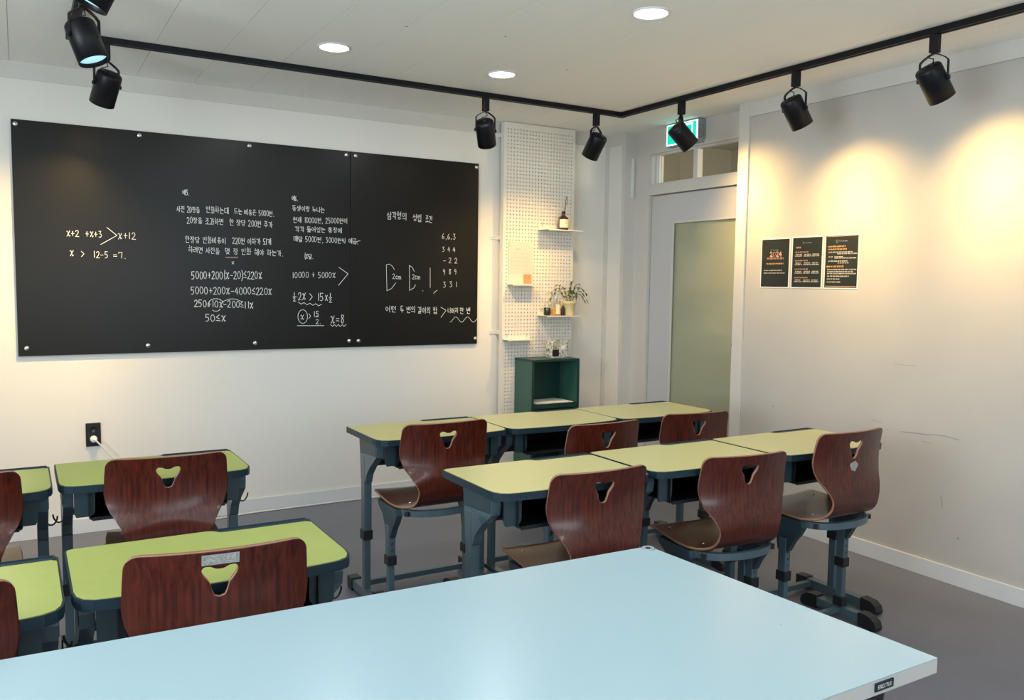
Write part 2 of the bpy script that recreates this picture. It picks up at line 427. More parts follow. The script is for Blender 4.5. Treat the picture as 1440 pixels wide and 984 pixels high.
spot(XT1, 3.76, R(90-50), (XD, 3.56, 1.66), 'black track spotlight in front of the green exit sign', P_SPOT*.65, WARM, 'lens_warm', R(112))
spot(XT1, 2.93, R(100), (XR, 2.85, 1.60), 'black track spotlight over the wall posters, second from the right edge', P_SPOT*.75, WARM, 'lens_warm', R(112))
spot(XT1, 2.20, R(100), (XR, 2.10, 1.66), 'black track spotlight nearest the right edge of the photo', P_SPOT*.75, WARM, 'lens_warm', R(112))
spot(2.360, YT, R(-8), (2.98, YB, .95), 'black track spotlight left of the perforated panel', P_SPOT*.5, WARM, 'lens_warm', R(90))
spot(3.150, YT, R(22), (3.02, YB, 1.22), 'black track spotlight by the bend of the track, over the shelves', P_SPOT*.45, WARM, 'lens_warm', R(90))
spot(.380, YT, R(25), (.02, YB+.1, .85), 'lower black track spotlight above the blackboard corner, facing the wall', P_SPOT*1.3, WARM, 'lens_warm', R(95))
spot(XT0, 3.53, R(30), (XT0+.33, 3.33, 1.28), 'black track spotlight with pale blue lens beside the top left corner', P_SPOT*.12, (.9, .97, 1.0), 'lens_cool', R(70))
spot(XT0, 2.80, R(60), (XT0-.46, 2.90, 1.28), 'black track spotlight cut off by the top edge of the photo', P_SPOT*.14, (.9, .97, 1.0), 'lens_cool', R(70))

# exit sign on the door wall
ex = thing('exit_sign', 'box-shaped emergency exit sign with green lit face above the door', 'exit sign', (XD, 4.30, 2.335))
MB().box((-.068, -.155, 0), (-.0003, .155, .150), .003).build('housing', M['grey'], ex)
box('sign_face', (-.072, -.150, .006), (-.0681, .150, .144), M['exit_w'], ex)
g = MB()
g.box((-.0735, -.139, .014), (-.0722, .139, .136)); g.build('green_panel', M['exit_g'], ex)
rm = MB()      # running figure and doorway on the green panel
def flat(mb, pts, x): # polygon in y,z facing -x, thin
    mb.prism(pts, x, x+.0006, 'x')
for pts in ([(-.110,.020),(-.110,.130),(-.020,.130),(-.020,.118),(-.098,.118),(-.098,.020)], [(.03,.070),(.05,.105),(.015,.105),(-.005,.070)],
            [(.012,.070),(.028,.076),(.075,.042),(.068,.030)], [(.0,.076),(.016,.068),(.002,.040),(-.035,.030),(-.038,.042),(-.010,.050)],
            [(.045,.103),(.055,.095),(.085,.075),(.078,.066)], [(.02,.104),(.005,.085),(-.03,.080),(-.03,.090),(-.004,.095),(.01,.106)]): flat(rm, pts, -.0744)
rm.prism([(.030+.010*math.cos(q), .119+.010*math.sin(q)) for q in [2*PI*k/14 for k in range(14)]], -.0744, -.0738, 'x')
rm.build('running_figure', M['exit_w'], ex)
tx = MB()
for i in range(7):
    for j in range(3): tx.box((-.060+.017*j, -.1556, .028+.013*i), (-.060+.017*j+.011-.003*((i+j) % 3), -.1551, .0325+.013*i))
tx.build('rating_text', M['black'], ex)

# ------------------------------------------------------------------ handwriting: strokes for digits, letters and Hangul
def arc(cx, cy, rx, ry, a0, a1, n=9): return [(cx+rx*math.cos(R(a0+(a1-a0)*k/n)), cy+ry*math.sin(R(a0+(a1-a0)*k/n))) for k in range(n+1)]
O_ = arc(.5, .5, .46, .5, 90, 450, 12)
CH = {'0': [O_], '1': [[(.5, 1), (.5, 0)]], '2': [[(.05,.8),(.25,1),(.7,1),(.85,.75),(.6,.4),(0,0),(1,0)]], '3': [[(.1,1),(.8,1),(.4,.6),(.8,.5),(.9,.25),(.6,0),(.1,.05)]],
 '4': [[(.62,1),(.05,.34),(.98,.34)],[(.70,.75),(.68,0)]], '5': [[(.15,1),(.1,.5),(.6,.6),(.85,.3),(.6,0),(.1,0)],[(.1,1),(.9,1)]], '6': [[(.6,1),(.2,.6),(.1,.25),(.4,0),(.8,.15),(.7,.45),(.2,.4)]],
 '7': [[(.1,.8),(.15,1),(.9,1),(.8,.5),(.75,0)]], '8': [[(.8,.9),(.3,1),(.25,.7),(.8,.35),(.6,0),(.2,.1),(.3,.45),(.85,.85)]], '9': [[(.8,.8),(.4,1),(.15,.75),(.4,.5),(.8,.7),(.75,.3),(.6,0)]],
 'x': [[(.0,.75),(.3,.85),(.5,.4),(.75,.0),(1,.15)],[(.95,.9),(.5,.4),(.1,0)]], 'c': [[(.9,.6),(.4,.7),(.1,.35),(.4,0),(.9,.1)]], 'm': [[(0,.65),(0,0)],[(0,.5),(.25,.65),(.45,.5),(.45,0)],[(.45,.5),(.7,.65),(.95,.5),(.95,0)]],
 '+': [[(.5,.85),(.5,.1)],[(.1,.48),(.95,.48)]], '-': [[(.1,.45),(.9,.45)]], '=': [[(.1,.58),(.9,.58)],[(.1,.3),(.9,.3)]], '>': [[(.1,.95),(.9,.5),(.1,.05)]], '≤': [[(.85,1),(.1,.62),(.85,.38)],[(.05,.15),(1,.1)]],
 '(': [[(.8,1.15),(.4,.5),(.8,-.15)]], ')': [[(.2,1.15),(.7,.6),(.6,.1),(.1,-.3)]], '.': [[(.4,.05),(.5,-.02)]], ',': [[(.5,.08),(.35,-.15)]], '×': [[(.2,.8),(.8,.1)],[(.8,.8),(.2,.1)]], '·': [[(.4,.45),(.55,.4)]],
 '½': [[(.5,1.1),(.5,.68)],[(.1,.55),(.9,.55)],[(.2,.32),(.6,.42),(.7,.2),(.2,-.1),(.9,-.1)]], 'R': [[(0,0),(0,1),(.7,1),(.8,.75),(.6,.52),(0,.5)],[(.4,.5),(.9,0)]], 'E': [[(.9,1),(0,1),(0,0),(.9,0)],[(0,.5),(.7,.5)]],
 'C': [[(.9,.85),(.6,1),(.2,.9),(0,.5),(.2,.1),(.6,0),(.9,.15)]], 'T': [[(0,1),(1,1)],[(.5,1),(.5,0)]], 'U': [[(0,1),(0,.25),(.3,0),(.7,0),(1,.25),(1,1)]], 'S': [[(.9,.85),(.6,1),(.2,.95),(.1,.7),(.8,.35),(.8,.1),(.4,0),(.05,.12)]]}
ci = arc(.5,.5,.45,.48,90,450,8); ci2 = arc(.5,.28,.4,.28,90,450,8)
G=[[(0,1),(1,1),(.85,0)]]; N_=[[(0,1),(0,0),(1,0)]]; D=[[(1,1),(0,1),(0,0),(1,0)]]; L_=[[(0,1),(1,1),(1,.5),(0,.5),(0,0),(1,0)]]; Mm=[[(0,1),(1,1),(1,0),(0,0),(0,1)]]
B_=[[(0,1),(0,0),(1,0),(1,1)],[(0,.5),(1,.5)]]; S_=[[(.5,1),(.35,.5),(0,0)],[(.42,.65),(1,0)]]; J=[[(0,1),(.95,1),(.5,.5),(0,0)],[(.5,.5),(1,0)]]
def half(c): return [[(x*.45,y) for x,y in l] for l in c]+[[(x*.45+.55,y) for x,y in l] for l in c]
CHO=[G,half(G),N_,D,half(D),L_,Mm,B_,half(B_),S_,half(S_),[ci],J,half(J),[[(.4,1.1),(.6,.95)]]+J,G+[[(0,.5),(.9,.5)]],D+[[(0,.5),(1,.5)]],[[(0,1),(1,1)],[(0,0),(1,0)],[(.3,1),(.3,0)],[(.7,1),(.7,0)]],[[(.4,1.35),(.6,1.2)],[(0,.92),(1,.92)],ci2]]
VA=[[(.4,1),(.4,0)],[(.4,.5),(1,.5)]]; VEO=[[(.7,1),(.7,0)],[(0,.5),(.7,.5)]]; VI=[[(.6,1),(.6,0)]]
JUNGV={0:VA,1:[[(.2,1),(.2,0)],[(.8,1),(.8,0)],[(.2,.5),(.8,.5)]],2:[[(.4,1),(.4,0)],[(.4,.65),(1,.65)],[(.4,.35),(1,.35)]],4:VEO,5:[[(.4,1),(.4,0)],[(.9,1),(.9,0)],[(0,.5),(.4,.5)]],6:[[(.7,1),(.7,0)],[(0,.65),(.7,.65)],[(0,.35),(.7,.35)]],7:[[(.4,1),(.4,0)],[(.9,1),(.9,0)],[(0,.6),(.4,.6)],[(0,.35),(.4,.35)]],20:VI}
JUNGH={8:[[(0,.1),(1,.1)],[(.5,.1),(.5,.9)]],12:[[(0,.1),(1,.1)],[(.35,.1),(.35,.9)],[(.65,.1),(.65,.9)]],13:[[(0,.8),(1,.8)],[(.5,.8),(.5,0)]],17:[[(0,.8),(1,.8)],[(.35,.8),(.35,0)],[(.65,.8),(.65,0)]],18:[[(0,.5),(1,.5)]]}
JUNGC={9:(8,0),10:(8,1),11:(8,20),14:(13,4),15:(13,5),16:(13,20),19:(18,20)}
JONG={1:0,2:1,4:2,7:3,8:5,16:6,17:7,19:9,20:10,21:11,22:12,23:14,24:15,25:16,26:17,27:18}
def put(c, x, y, w, h): return [[(x+px*w, y+py*h) for px, py in l] for l in c]
def glyph(ch):
    """strokes of one character in a unit box, and its advance"""
    o = ord(ch) - 0xAC00
    if 0 <= o < 11172:
        c, v, t = o//588, (o//28) % 21, o % 28; out = []
        b, hh = (.38, .62) if t else (0, 1)
        if v in JUNGV: out += put(CHO[c], .02, b+hh*.18, .45, hh*.66) + put(JUNGV[v], .58, b, .36, hh)
        elif v in JUNGH: out += put(CHO[c], .15, b+hh*.48, .6, hh*.48) + put(JUNGH[v], 0, b, .95, hh*.36)
        else:
            h_, w_ = JUNGC[v]; out += put(CHO[c], .05, b+hh*.45, .45, hh*.5) + put(JUNGH[h_], 0, b, .6, hh*.36) + put(JUNGV[w_], .62, b, .33, hh)
        if t: out += put(CHO[JONG[t]], .2, 0, .6, .3)
        return out, 1.12
    if ch == ' ': return [], .55
    w = {'1': .45, '.': .4, ',': .4, '(': .4, ')': .4, '·': .3, 'm': .9}.get(ch, .72)
    return put(CH[ch], 0, 0, w*.78, 1), w
def strokes(text, jit=0.0, rnd=None):
    out = []; x = 0
    for ch in text:
        g, w = glyph(ch)
        jx, jy = ((rnd.uniform(-jit, jit), rnd.uniform(-jit, jit)) if rnd else (0, 0))
        out += [[(x+px+jx, py+jy+(rnd.uniform(-jit, jit)*.5 if rnd else 0)) for px, py in l] for l in g]
        x += w
    return out, x
def ribbon(mb, line, w, P):
    """line of 2-D points drawn as a thin flat ribbon; P maps (a, b, layer) to 3-D"""
    for i in range(len(line)-1):
        a = Vector((*line[i], 0)); b = Vector((*line[i+1], 0)); t = b-a
        if t.length < 1e-6: continue
        t.normalize(); n = Vector((-t.y, t.x, 0))*(w/2); a = a - t*w*.35; b = b + t*w*.35
        mb.add([P(a.x-n.x, a.y-n.y), P(b.x-n.x, b.y-n.y), P(b.x+n.x, b.y+n.y), P(a.x+n.x, a.y+n.y)], [(0, 1, 2, 3)])
def text_line(mb, text, x0, z0, x1, z1, h, w, P, rnd=None, jit=.06):
    st, W = strokes(text, jit if rnd else 0, rnd)
    sx = (x1-x0)/W; sl = (z1-z0)/max(1e-6, (x1-x0))
    for l in st: ribbon(mb, [(x0+px*sx, z0+px*sx*sl+py*h) for px, py in l], w, P)

# ------------------------------------------------------------------ blackboards
T1= [('x+2', 0.231, 1.614, 0.295, 1.612, 0.032), ('+x+3', 0.322, 1.613, 0.404, 1.613, 0.032), ('x+12', 0.481, 1.609, 0.572, 1.61, 0.035), ('x', 0.246, 1.51, 0.268, 1.509, 0.034), ('>', 0.299, 1.506, 0.319, 1.507, 0.032), ('12-5', 0.357, 1.504, 0.432, 1.502, 0.033), ('=7.', 0.451, 1.503, 0.521, 1.503, 0.031), ('예5.', 0.814, 1.868, 0.852, 1.866, 0.028), ('사진 20장을', 0.783, 1.771, 0.908, 1.77, 0.033), ('인화하는데', 0.939, 1.775, 1.066, 1.774, 0.035), ('드는 비용은 5000원.', 1.094, 1.776, 1.328, 1.771, 0.032), ('20장을 초과하면', 0.835, 1.71, 1.037, 1.711, 0.034), ('한 장당 200원 추가', 1.069, 1.709, 1.319, 1.708, 0.035), ('한장당 인화비용이', 0.825, 1.601, 1.051, 1.601, 0.036), ('220원 이하가 되게', 1.083, 1.603, 1.31, 1.606, 0.035), ('하려면 사진을', 0.84, 1.546, 1.015, 1.543, 0.034), ('몇 장 인화 해야 하는가.', 1.043, 1.544, 1.381, 1.541, 0.035), ('x', 1.078, 1.487, 1.094, 1.487, 0.016), ('5000+200(x-20)≤220x', 0.855, 1.397, 1.253, 1.403, 0.042), ('5000+200x-4000≤220x', 0.851, 1.312, 1.311, 1.31, 0.04), ('250+10x-200≤11x', 0.867, 1.239, 1.202, 1.229, 0.038), ('50≤x', 0.927, 1.156, 1.046, 1.151, 0.039), ('예6.', 1.431, 1.874, 1.472, 1.872, 0.03), ('동생이랑 누나는', 1.435, 1.813, 1.637, 1.813, 0.032), ('현재 10000원, 25000원이', 1.439, 1.743, 1.782, 1.753, 0.032), ('각각 들어있는 통장에', 1.449, 1.688, 1.745, 1.694, 0.032), ('매달 5000원, 3000원씩 예금.', 1.442, 1.631, 1.852, 1.63, 0.032), ('(x달.', 1.507, 1.53, 1.564, 1.529, 0.03), ('10000 + 5000x', 1.432, 1.412, 1.703, 1.416, 0.034), ('½·2x', 1.431, 1.276, 1.519, 1.281, 0.043), ('> 15×½', 1.536, 1.276, 1.685, 1.268, 0.046), ('x', 1.48, 1.159, 1.505, 1.159, 0.031), ('>', 1.531, 1.163, 1.549, 1.163, 0.031), ('15', 1.562, 1.18, 1.598, 1.18, 0.029), ('-', 1.562, 1.165, 1.603, 1.165, 0.026), ('2.', 1.576, 1.132, 1.612, 1.131, 0.026), ('x=8', 1.67, 1.135, 1.762, 1.134, 0.053)]
T2= [('삼각형의', 2.04, 1.795, 2.18, 1.795, 0.047), ('성립', 2.22, 1.79, 2.286, 1.789, 0.046), ('조건', 2.309, 1.788, 2.362, 1.788, 0.044), ('6,6,3', 2.429, 1.684, 2.534, 1.685, 0.035), ('3 4 4', 2.431, 1.599, 2.534, 1.602, 0.031), ('- 2 2', 2.441, 1.525, 2.548, 1.527, 0.033), ('9 8 9', 2.438, 1.45, 2.546, 1.451, 0.035), ('3 3 1', 2.438, 1.366, 2.55, 1.367, 0.035), ('2cm', 2.081, 1.415, 2.142, 1.414, 0.03), ('2cm', 2.217, 1.417, 2.278, 1.416, 0.03), ('어떤', 2.034, 1.204, 2.108, 1.201, 0.039), ('두', 2.136, 1.201, 2.16, 1.199, 0.042), ('변의', 2.178, 1.199, 2.243, 1.196, 0.042), ('길이의', 2.258, 1.194, 2.351, 1.191, 0.042), ('합', 2.367, 1.191, 2.403, 1.188, 0.042), ('나머지', 2.477, 1.192, 2.557, 1.192, 0.036), ('한 변', 2.568, 1.189, 2.652, 1.187, 0.041)]
P1= [[(0.426, 1.667), (0.474, 1.626), (0.394, 1.575)], [(1.722, 1.481), (1.782, 1.442), (1.72, 1.37)], [(1.46, 1.122), (1.625, 1.12)], [(1.044, 1.526), (1.053, 1.52), (1.061, 1.527), (1.07, 1.521), (1.078, 1.527), (1.086, 1.521), (1.095, 1.528), (1.103, 1.521), (1.112, 1.528)], [(1.466, 1.266), (1.484, 1.253), (1.502, 1.263), (1.52, 1.249), (1.538, 1.259), (1.556, 1.246), (1.574, 1.256), (1.593, 1.242), (1.611, 1.252)], [(1.668, 1.126), (1.68, 1.114), (1.693, 1.126), (1.705, 1.113), (1.718, 1.126), (1.73, 1.113), (1.743, 1.125), (1.755, 1.113), (1.768, 1.125)], [(1.523, 1.177), (1.521, 1.161), (1.514, 1.147), (1.504, 1.138), (1.493, 1.135), (1.482, 1.138), (1.472, 1.148), (1.466, 1.161), (1.464, 1.177), (1.466, 1.194), (1.473, 1.207), (1.482, 1.216), (1.493, 1.219), (1.505, 1.216), (1.514, 1.207), (1.521, 1.193), (1.523, 1.177)], [(0.943, 1.24), (0.942, 1.254), (0.948, 1.267), (0.959, 1.278), (0.974, 1.284), (0.991, 1.285), (1.007, 1.281), (1.02, 1.272), (1.027, 1.259)], [(0.966, 1.219), (0.974, 1.214), (0.984, 1.212), (0.993, 1.213), (1.002, 1.217), (1.009, 1.225)], [(1.023, 1.267), (1.041, 1.275), (1.059, 1.282), (1.077, 1.284), (1.096, 1.282), (1.114, 1.276), (1.132, 1.267)]]
P2= [[(2.037, 1.503), (2.041, 1.338)], [(2.037, 1.505), (2.06, 1.509), (2.079, 1.495), (2.092, 1.475)], [(2.041, 1.338), (2.073, 1.353), (2.102, 1.39)], [(2.196, 1.504), (2.199, 1.342)], [(2.196, 1.504), (2.217, 1.492), (2.231, 1.465)], [(2.199, 1.342), (2.228, 1.358), (2.241, 1.379)], [(2.345, 1.492), (2.346, 1.362)], [(2.425, 1.232), (2.463, 1.211), (2.426, 1.164)], [(2.493, 1.132), (2.499, 1.133), (2.504, 1.137), (2.509, 1.143), (2.514, 1.149), (2.52, 1.155), (2.525, 1.161), (2.53, 1.165), (2.536, 1.166), (2.541, 1.165), (2.547, 1.162), (2.552, 1.157), (2.557, 1.15), (2.563, 1.144), (2.568, 1.138), (2.574, 1.133), (2.579, 1.131), (2.585, 1.131), (2.59, 1.134), (2.595, 1.139), (2.601, 1.145), (2.606, 1.151), (2.611, 1.157), (2.617, 1.162), (2.622, 1.165), (2.628, 1.165), (2.633, 1.163), (2.639, 1.159), (2.644, 1.153), (2.65, 1.146), (2.655, 1.14), (2.661, 1.134), (2.666, 1.131), (2.672, 1.13), (2.677, 1.131), (2.683, 1.135), (2.688, 1.141), (2.694, 1.147), (2.699, 1.154), (2.705, 1.159)], [(2.371, 1.323), (2.384, 1.337), (2.397, 1.344)], [(2.291, 1.341), (2.294, 1.338)], [(1.838, 1.639), (1.847, 1.648), (1.861, 1.65)]]
ZB0, ZB1 = .982, 2.197
def board(x0, x1, label, lines, marks, screws):
    t = thing('blackboard', label, 'blackboard', ((x0+x1)/2, YB, ZB0))
    ox, oz = (x0+x1)/2, ZB0
    box('board_panel', (x0-ox+.001, -.018, 0), (x1-ox-.001, -.0004, ZB1-oz), M['board'], t, .0015)
    rnd = random.Random(int(x1*100))
    P = lambda a, b: (a-ox, -.0186, b-oz)
    for tx_, a, b, c, d_, h in lines:
        mb = MB(); text_line(mb, tx_, a, b, c, d_, h, (.0032 if h > .036 else .0027), P, rnd, .05)
        mb.build('chalk_writing', M['chalk'], t)
    for i, l in enumerate(marks):
        mb = MB(); ribbon(mb, l, .0028, P); mb.build('chalk_mark', M['chalk_pink'] if (x0 < 1 and i == 3) else M['chalk'], t)
    for x, z in screws:
        s = MB().lathe([(0.0115, 0), (.0115, .010), (.010, .0125), (0, .0125)], n=20).lathe([(0, .0125), (.0035, .0125), (.0035, .0135), (0, .0135)], n=10).build('standoff_screw', M['steel'], t)
        s.location = (x-ox, -.018, z-oz); s.rotation_euler = (PI/2, 0, 0)
board(-.0065, 1.7975, 'wide left blackboard panel with equations chalked in white', T1, P1, [(.014, 2.172), (.596, 2.172), (1.184, 2.172), (1.769, 2.172), (.033, 1.023), (.618, 1.023), (1.204, 1.022), (1.786, 1.022)])
board(1.7985, 2.702, 'narrow right blackboard panel with triangle notes in chalk', T2, P2, [(1.829, 2.172), (2.680, 2.171), (1.847, 1.021), (2.683, 1.019)])

# ------------------------------------------------------------------ posters on the right wall
def poster(y0, y1, z0, z1, label, build):
    """y0 > y1: y0 is the left edge as seen from the room"""
    t = thing('wall_poster', label, 'poster', (XR, (y0+y1)/2, (z0+z1)/2), 0, 'A4 posters on the right wall')
    w, h = y0-y1, z1-z0
    box('white_border', (-.0022, -w/2, -h/2), (-.0004, w/2, h/2), M['paper'], t)
    box('printed_sheet', (-.0030, -w/2+.006, -h/2+.006), (-.00225, w/2-.006, h/2-.006), M['poster'], t)
    P = lambda a, b: (-.0035, w/2 - a*w, -h/2 + b*h)      # a from left, b from the bottom, both 0..1
    build(t, P)
    return t
KR = ['가나다라', '마바사', '아자차', '하고', '노도', '로모보', '소오조', '기니디', '리미비', '시이지']
def rows(t, P, spec, seed):
    rnd = random.Random(seed)
    for m_, items in spec:
        mb = MB()
        for a0, a1, b, h in items:
            x = a0
            while x < a1 - .015:
                n = min(rnd.choice((2, 3, 4, 5)), int((a1-x)/.022)+1)
                x2 = min(a1, x + n*.024)
                word = ''.join(chr(0xAC00 + rnd.randrange(19)*588 + rnd.choice((0, 4, 8, 13, 18, 20))*28 + rnd.choice((0, 4, 8, 21))) for _ in range(n))
                text_line(mb, word, x, b, x2, b, h, .0045, P); x = x2 + .014
        mb.build('printed_text', M[m_], t)
def logo(t, P, cx, cy, s=1.0):
    mb = MB(); ribbon(mb, [(cx+.022*s*math.cos(q), cy+.018*s*math.sin(q)) for q in [2*PI*k/12 for k in range(13)]], .012, P)
    text_line(mb, '가나다라', cx+.05*s, cy-.008, cx+.26*s, cy-.008, .018, .004, P); mb.build('logo', M['p_bl'], t)
def p1(t, P):
    logo(t, P, .36, .76)
    mb = MB()
    for i, ch in enumerate('2024'):
        g, w = glyph(ch)
        for l in g: ribbon(mb, [(.32+i*.105+px*.155, .635+py*.085) for px, py in l], .020, P)
    mb.build('year_number', M['p_red'], t)
    rows(t, P, [('p_red', [(.22, .80, .575, .038)]), ('p_or', [(.20, .80, .475, .026)]), ('p_wh', [(.12, .76, .345, .018), (.12, .86, .290, .018)])], 3)
def p2(t, P):
    logo(t, P, .38, .875)
    it = [('p_or', [(.14, .32, .775, .028)])]
    for k in range(4):
        z = .69-.165*k
        it.append(('p_red', [(.12, .55, z, .020)]))
        it.append(('p_wh', [(c, c+.2, z-.045, .018) for c in (.14, .42, .68)] + [(c-.02, c+.22, z-.075, .018) for c in (.14, .42, .68)]))
    rows(t, P, it, 5)
def p3(t, P):
    logo(t, P, .36, .875, 1.2)
    rows(t, P, [('p_or', [(.10, .62, .765, .026), (.10, .68, .715, .024), (.08, .58, .395, .030)]),
        ('p_wh', [(.12, .82, .665, .018), (.38, .95, .635, .018), (.12, .25, .580, .018), (.30, .58, .580, .018), (.30, .93, .555, .018), (.12, .70, .500, .020), (.40, .72, .465, .018),
                  (.10, .95, .345, .018), (.10, .86, .305, .018), (.10, .95, .270, .018), (.10, .74, .220, .020), (.10, .50, .170, .018), (.10, .52, .115, .018)])], 9)
    mb = MB(); ribbon(mb, [(.05, .045), (.95, .045)], .006, P); ribbon(mb, [(.05, .965), (.95, .965)], .005, P); mb.build('printed_line', M['p_or'], t)
poster(3.520, 3.306, 1.392, 1.678, 'dark poster with large 2024, leftmost of the three on the wall', p1)
poster(3.293, 3.080, 1.392, 1.680, 'dark poster printed with a grid of small text, middle of three', p2)
poster(3.068, 2.852, 1.392, 1.682, 'dark poster with orange headings and long text, rightmost of three', p3)

# wall outlet with a plug and its white cord
ot = thing('wall_outlet', 'black double wall outlet on the wall below the blackboard', 'outlet', (.335, YB, .541))
MB().box((-.037, -.010, -.064), (.037, -.0003, .064), .002).build('cover_plate', M['black'], ot)
for z in (-.030, .030):
    s = MB().lathe([(.019, 0), (.019, .003), (.016, .003), (.016, .0012), (0, .0012)], n=20).build('socket', M['black'], ot); s.location = (0, -.010, z); s.rotation_euler = (PI/2, 0, 0)
pc = thing('power_cord', 'white plug and cord hanging from the black outlet', 'cord', (.335, YB-.012, .519))
p_ = MB().lathe([(.0175, .001), (.0185, .012), (.0165, .026), (.010, .032), (0, .032)], n=20).build('plug', M['plug'], pc); p_.rotation_euler = (PI/2, 0, 0)
def catm(pts, n=8):
    out = []; P = [Vector(p) for p in pts]; P = [P[0]*2-P[1]] + P + [P[-1]*2-P[-2]]
    for i in range(1, len(P)-2):
        for k in range(n):
            t = k/n; a, b, c, d_ = P[i-1], P[i], P[i+1], P[i+2]
            out.append(.5*((2*b)+(c-a)*t+(2*a-5*b+4*c-d_)*t*t+(3*b-a-3*c+d_)*t**3))
    return out+[P[-2]]
MB().tube(catm([(0, -.03, 0), (.02, -.036, -.018), (.10, -.030, -.12), (.19, -.026, -.26), (.28, -.030, -.40), (.36, -.040, -.49), (.48, -.060, -.512), (.66, -.055, -.513), (.80, -.030, -.513), (1.1, -.022, -.513), (1.7, -.02, -.513), (2.4, -.022, -.513)]), .0045, 8).build('cable', M['cord'], pc)

# ------------------------------------------------------------------ student chairs
def shell_mesh(zs, parent):
    prof = [(.200,-.016),(.188,-.003),(.165,.002),(.10,0),(.02,-.005),(-.06,-.007),(-.115,-.003),(-.152,.012),(-.178,.040),(-.188,.078),(-.185,.118),(-.174,.160),(-.166,.205),(-.166,.250),(-.174,.300),(-.183,.343)]
    cl = [Vector((0, a, b)) for a, b in catm([(0, a, b) for a, b in prof], 4) for _ in (0,)] if False else [Vector(v) for v in catm([(0, a, b) for a, b in prof], 4)]
    t = [0.0]
    for i in range(1, len(cl)): t.append(t[-1] + (cl[i]-cl[i-1]).length)
    T = t[-1]
    def at(s):
        s = max(0, min(T, s))
        for i in range(1, len(t)):
            if s <= t[i]: k = (s-t[i-1])/(t[i]-t[i-1]); return cl[i-1].lerp(cl[i], k)
        return cl[-1]
    def zt(z):   # arc length where the back reaches height z above the seat
        lo, hi = T*.55, T
        for _ in range(30):
            m = (lo+hi)/2
            if at(m).z < z: lo = m
            else: hi = m
        return lo
    wp = [(0, .150), (.012, .172), (.04, .183), (.12, .190), (.22, .192), (.28, .186), (.315, .168), (.345, .143), (zt(.045), .134), (zt(.075), .133), (zt(.105), .145), (zt(.135), .163), (zt(.165), .181), (zt(.19), .191), (zt(.225), .196), (zt(.28), .193), (T, .189)]
    def hw(s):
        for i in range(1, len(wp)):
            if s <= wp[i][0]:
                k = (s-wp[i-1][0])/(wp[i][0]-wp[i-1][0]); k = .5*k + .5*k*k*(3-2*k); w = wp[i-1][1]*(1-k) + wp[i][1]*k; break
        else: w = wp[-1][1]
        r = .028
        if T-s < r: d = T-s; w -= r - math.sqrt(max(0, r*r-(r-d)**2))
        return w
    # rows: uniform with extra ones at the rounded ends, and hole rows
    hz0, hz1 = zt(.343-.115), zt(.343-.028)        # window around the hole
    rows = [0, .003, .007, .013, .022]
    s = .04
    while s < hz0-.006: rows.append(s); s += .0135
    n1 = len(rows); NH = 8
    rows += [hz0+(hz1-hz0)*k/NH for k in range(NH+1)]
    rows += [hz1+.006, T-.016, T-.011, T-.006, T-.0025, T]
    rows = [r for i, r in enumerate(rows) if i == 0 or r > rows[i-1]+1e-5 or True]
    rows.sort()
    j0 = min(range(len(rows)), key=lambda i: abs(rows[i]-hz0)); j1 = j0+NH
    us = [-1, -.985, -.94, -.85, -.72, -.58, -.44, -.34] ; us = us + [-.272, -.204, -.136, -.068, 0, .068, .136, .204, .272] + [-u for u in us[::-1]]
    i0 = us.index(-.272); i1 = us.index(.272)
    def P(x, s):
        c = at(s); z = c.z; y = c.y
        k = max(0, min(1, (s-zt(.06))/.12)); k = k*k*(3-2*k)
        y += k*.030*(x/.19)**2
        ks = max(0, 1-s/.34)
        return (x, y, zs + z + ks*.010*(x/.19)**2)
    vs = []; idx = {}
    for j, s in enumerate(rows):
        w = hw(s)
        for i, u in enumerate(us):
            wh = .188 if j0 <= j <= j1 and i0 <= i <= i1 else w
            if i0 < i < i1 and j0 < j < j1: continue
            idx[i, j] = len(vs); vs.append(P(u*w, s))
    fs = []
    for j in range(len(rows)-1):
        for i in range(len(us)-1):
            if i0 <= i < i1 and j0 <= j < j1: continue
            fs.append((idx[i, j], idx[i+1, j], idx[i+1, j+1], idx[i, j+1]))
    # hole: rounded three-lobed outline
    ring = [(i, j0) for i in range(i0, i1)] + [(i1, j) for j in range(j0, j1)] + [(i, j1) for i in range(i1, i0, -1)] + [(i0, j) for j in range(j1, j0, -1)]
    sc_ = (hz0+hz1)/2 + .002
    outl = catm([(.011,-.036,0),(.017,-.022,0),(.022,-.004,0),(.035,.014,0),(.0385,.024,0),(.033,.034,0),(.020,.034,0),(.008,.028,0),(-.008,.028,0),(-.020,.034,0),(-.033,.034,0),(-.0385,.024,0),(-.035,.014,0),(-.022,-.004,0),(-.017,-.022,0),(-.011,-.036,0),(0,-.040,0),(.011,-.036,0)], 5)
    def hole_at(a):
        best = min(outl, key=lambda q: abs((math.atan2(q[1]-.004, q[0]) - a + PI) % (2*PI) - PI)); return best
    prev = [idx[k] for k in ring]
    pts = []
    for (i, j) in ring:
        x = us[i]*hw(rows[j]); yy = rows[j]-sc_; a = math.atan2(yy-.004, x); h = hole_at(a); pts.append(((x, yy), (h[0], h[1])))
    for k in (.4, .75, 1.0):
        cur = []
        for (x, y), (hx, hy) in pts:
            cur.append(len(vs)); vs.append(P(x*(1-k)+hx*k, sc_ + y*(1-k)+hy*k))
        m = len(ring)
        for q in range(m): fs.append((prev[q], prev[(q+1) % m], cur[(q+1) % m], cur[q]))
        prev = cur
    o = mesh_obj('seat_shell', vs, fs, None, parent, True, [M['wood'], M['ply']])
    md = o.modifiers.new('plywood_thickness', 'SOLIDIFY'); md.thickness = .0095; md.offset = 0; md.material_offset_rim = 1; md.use_even_offset = True
    # the seat part shows another face of the veneer
    return o

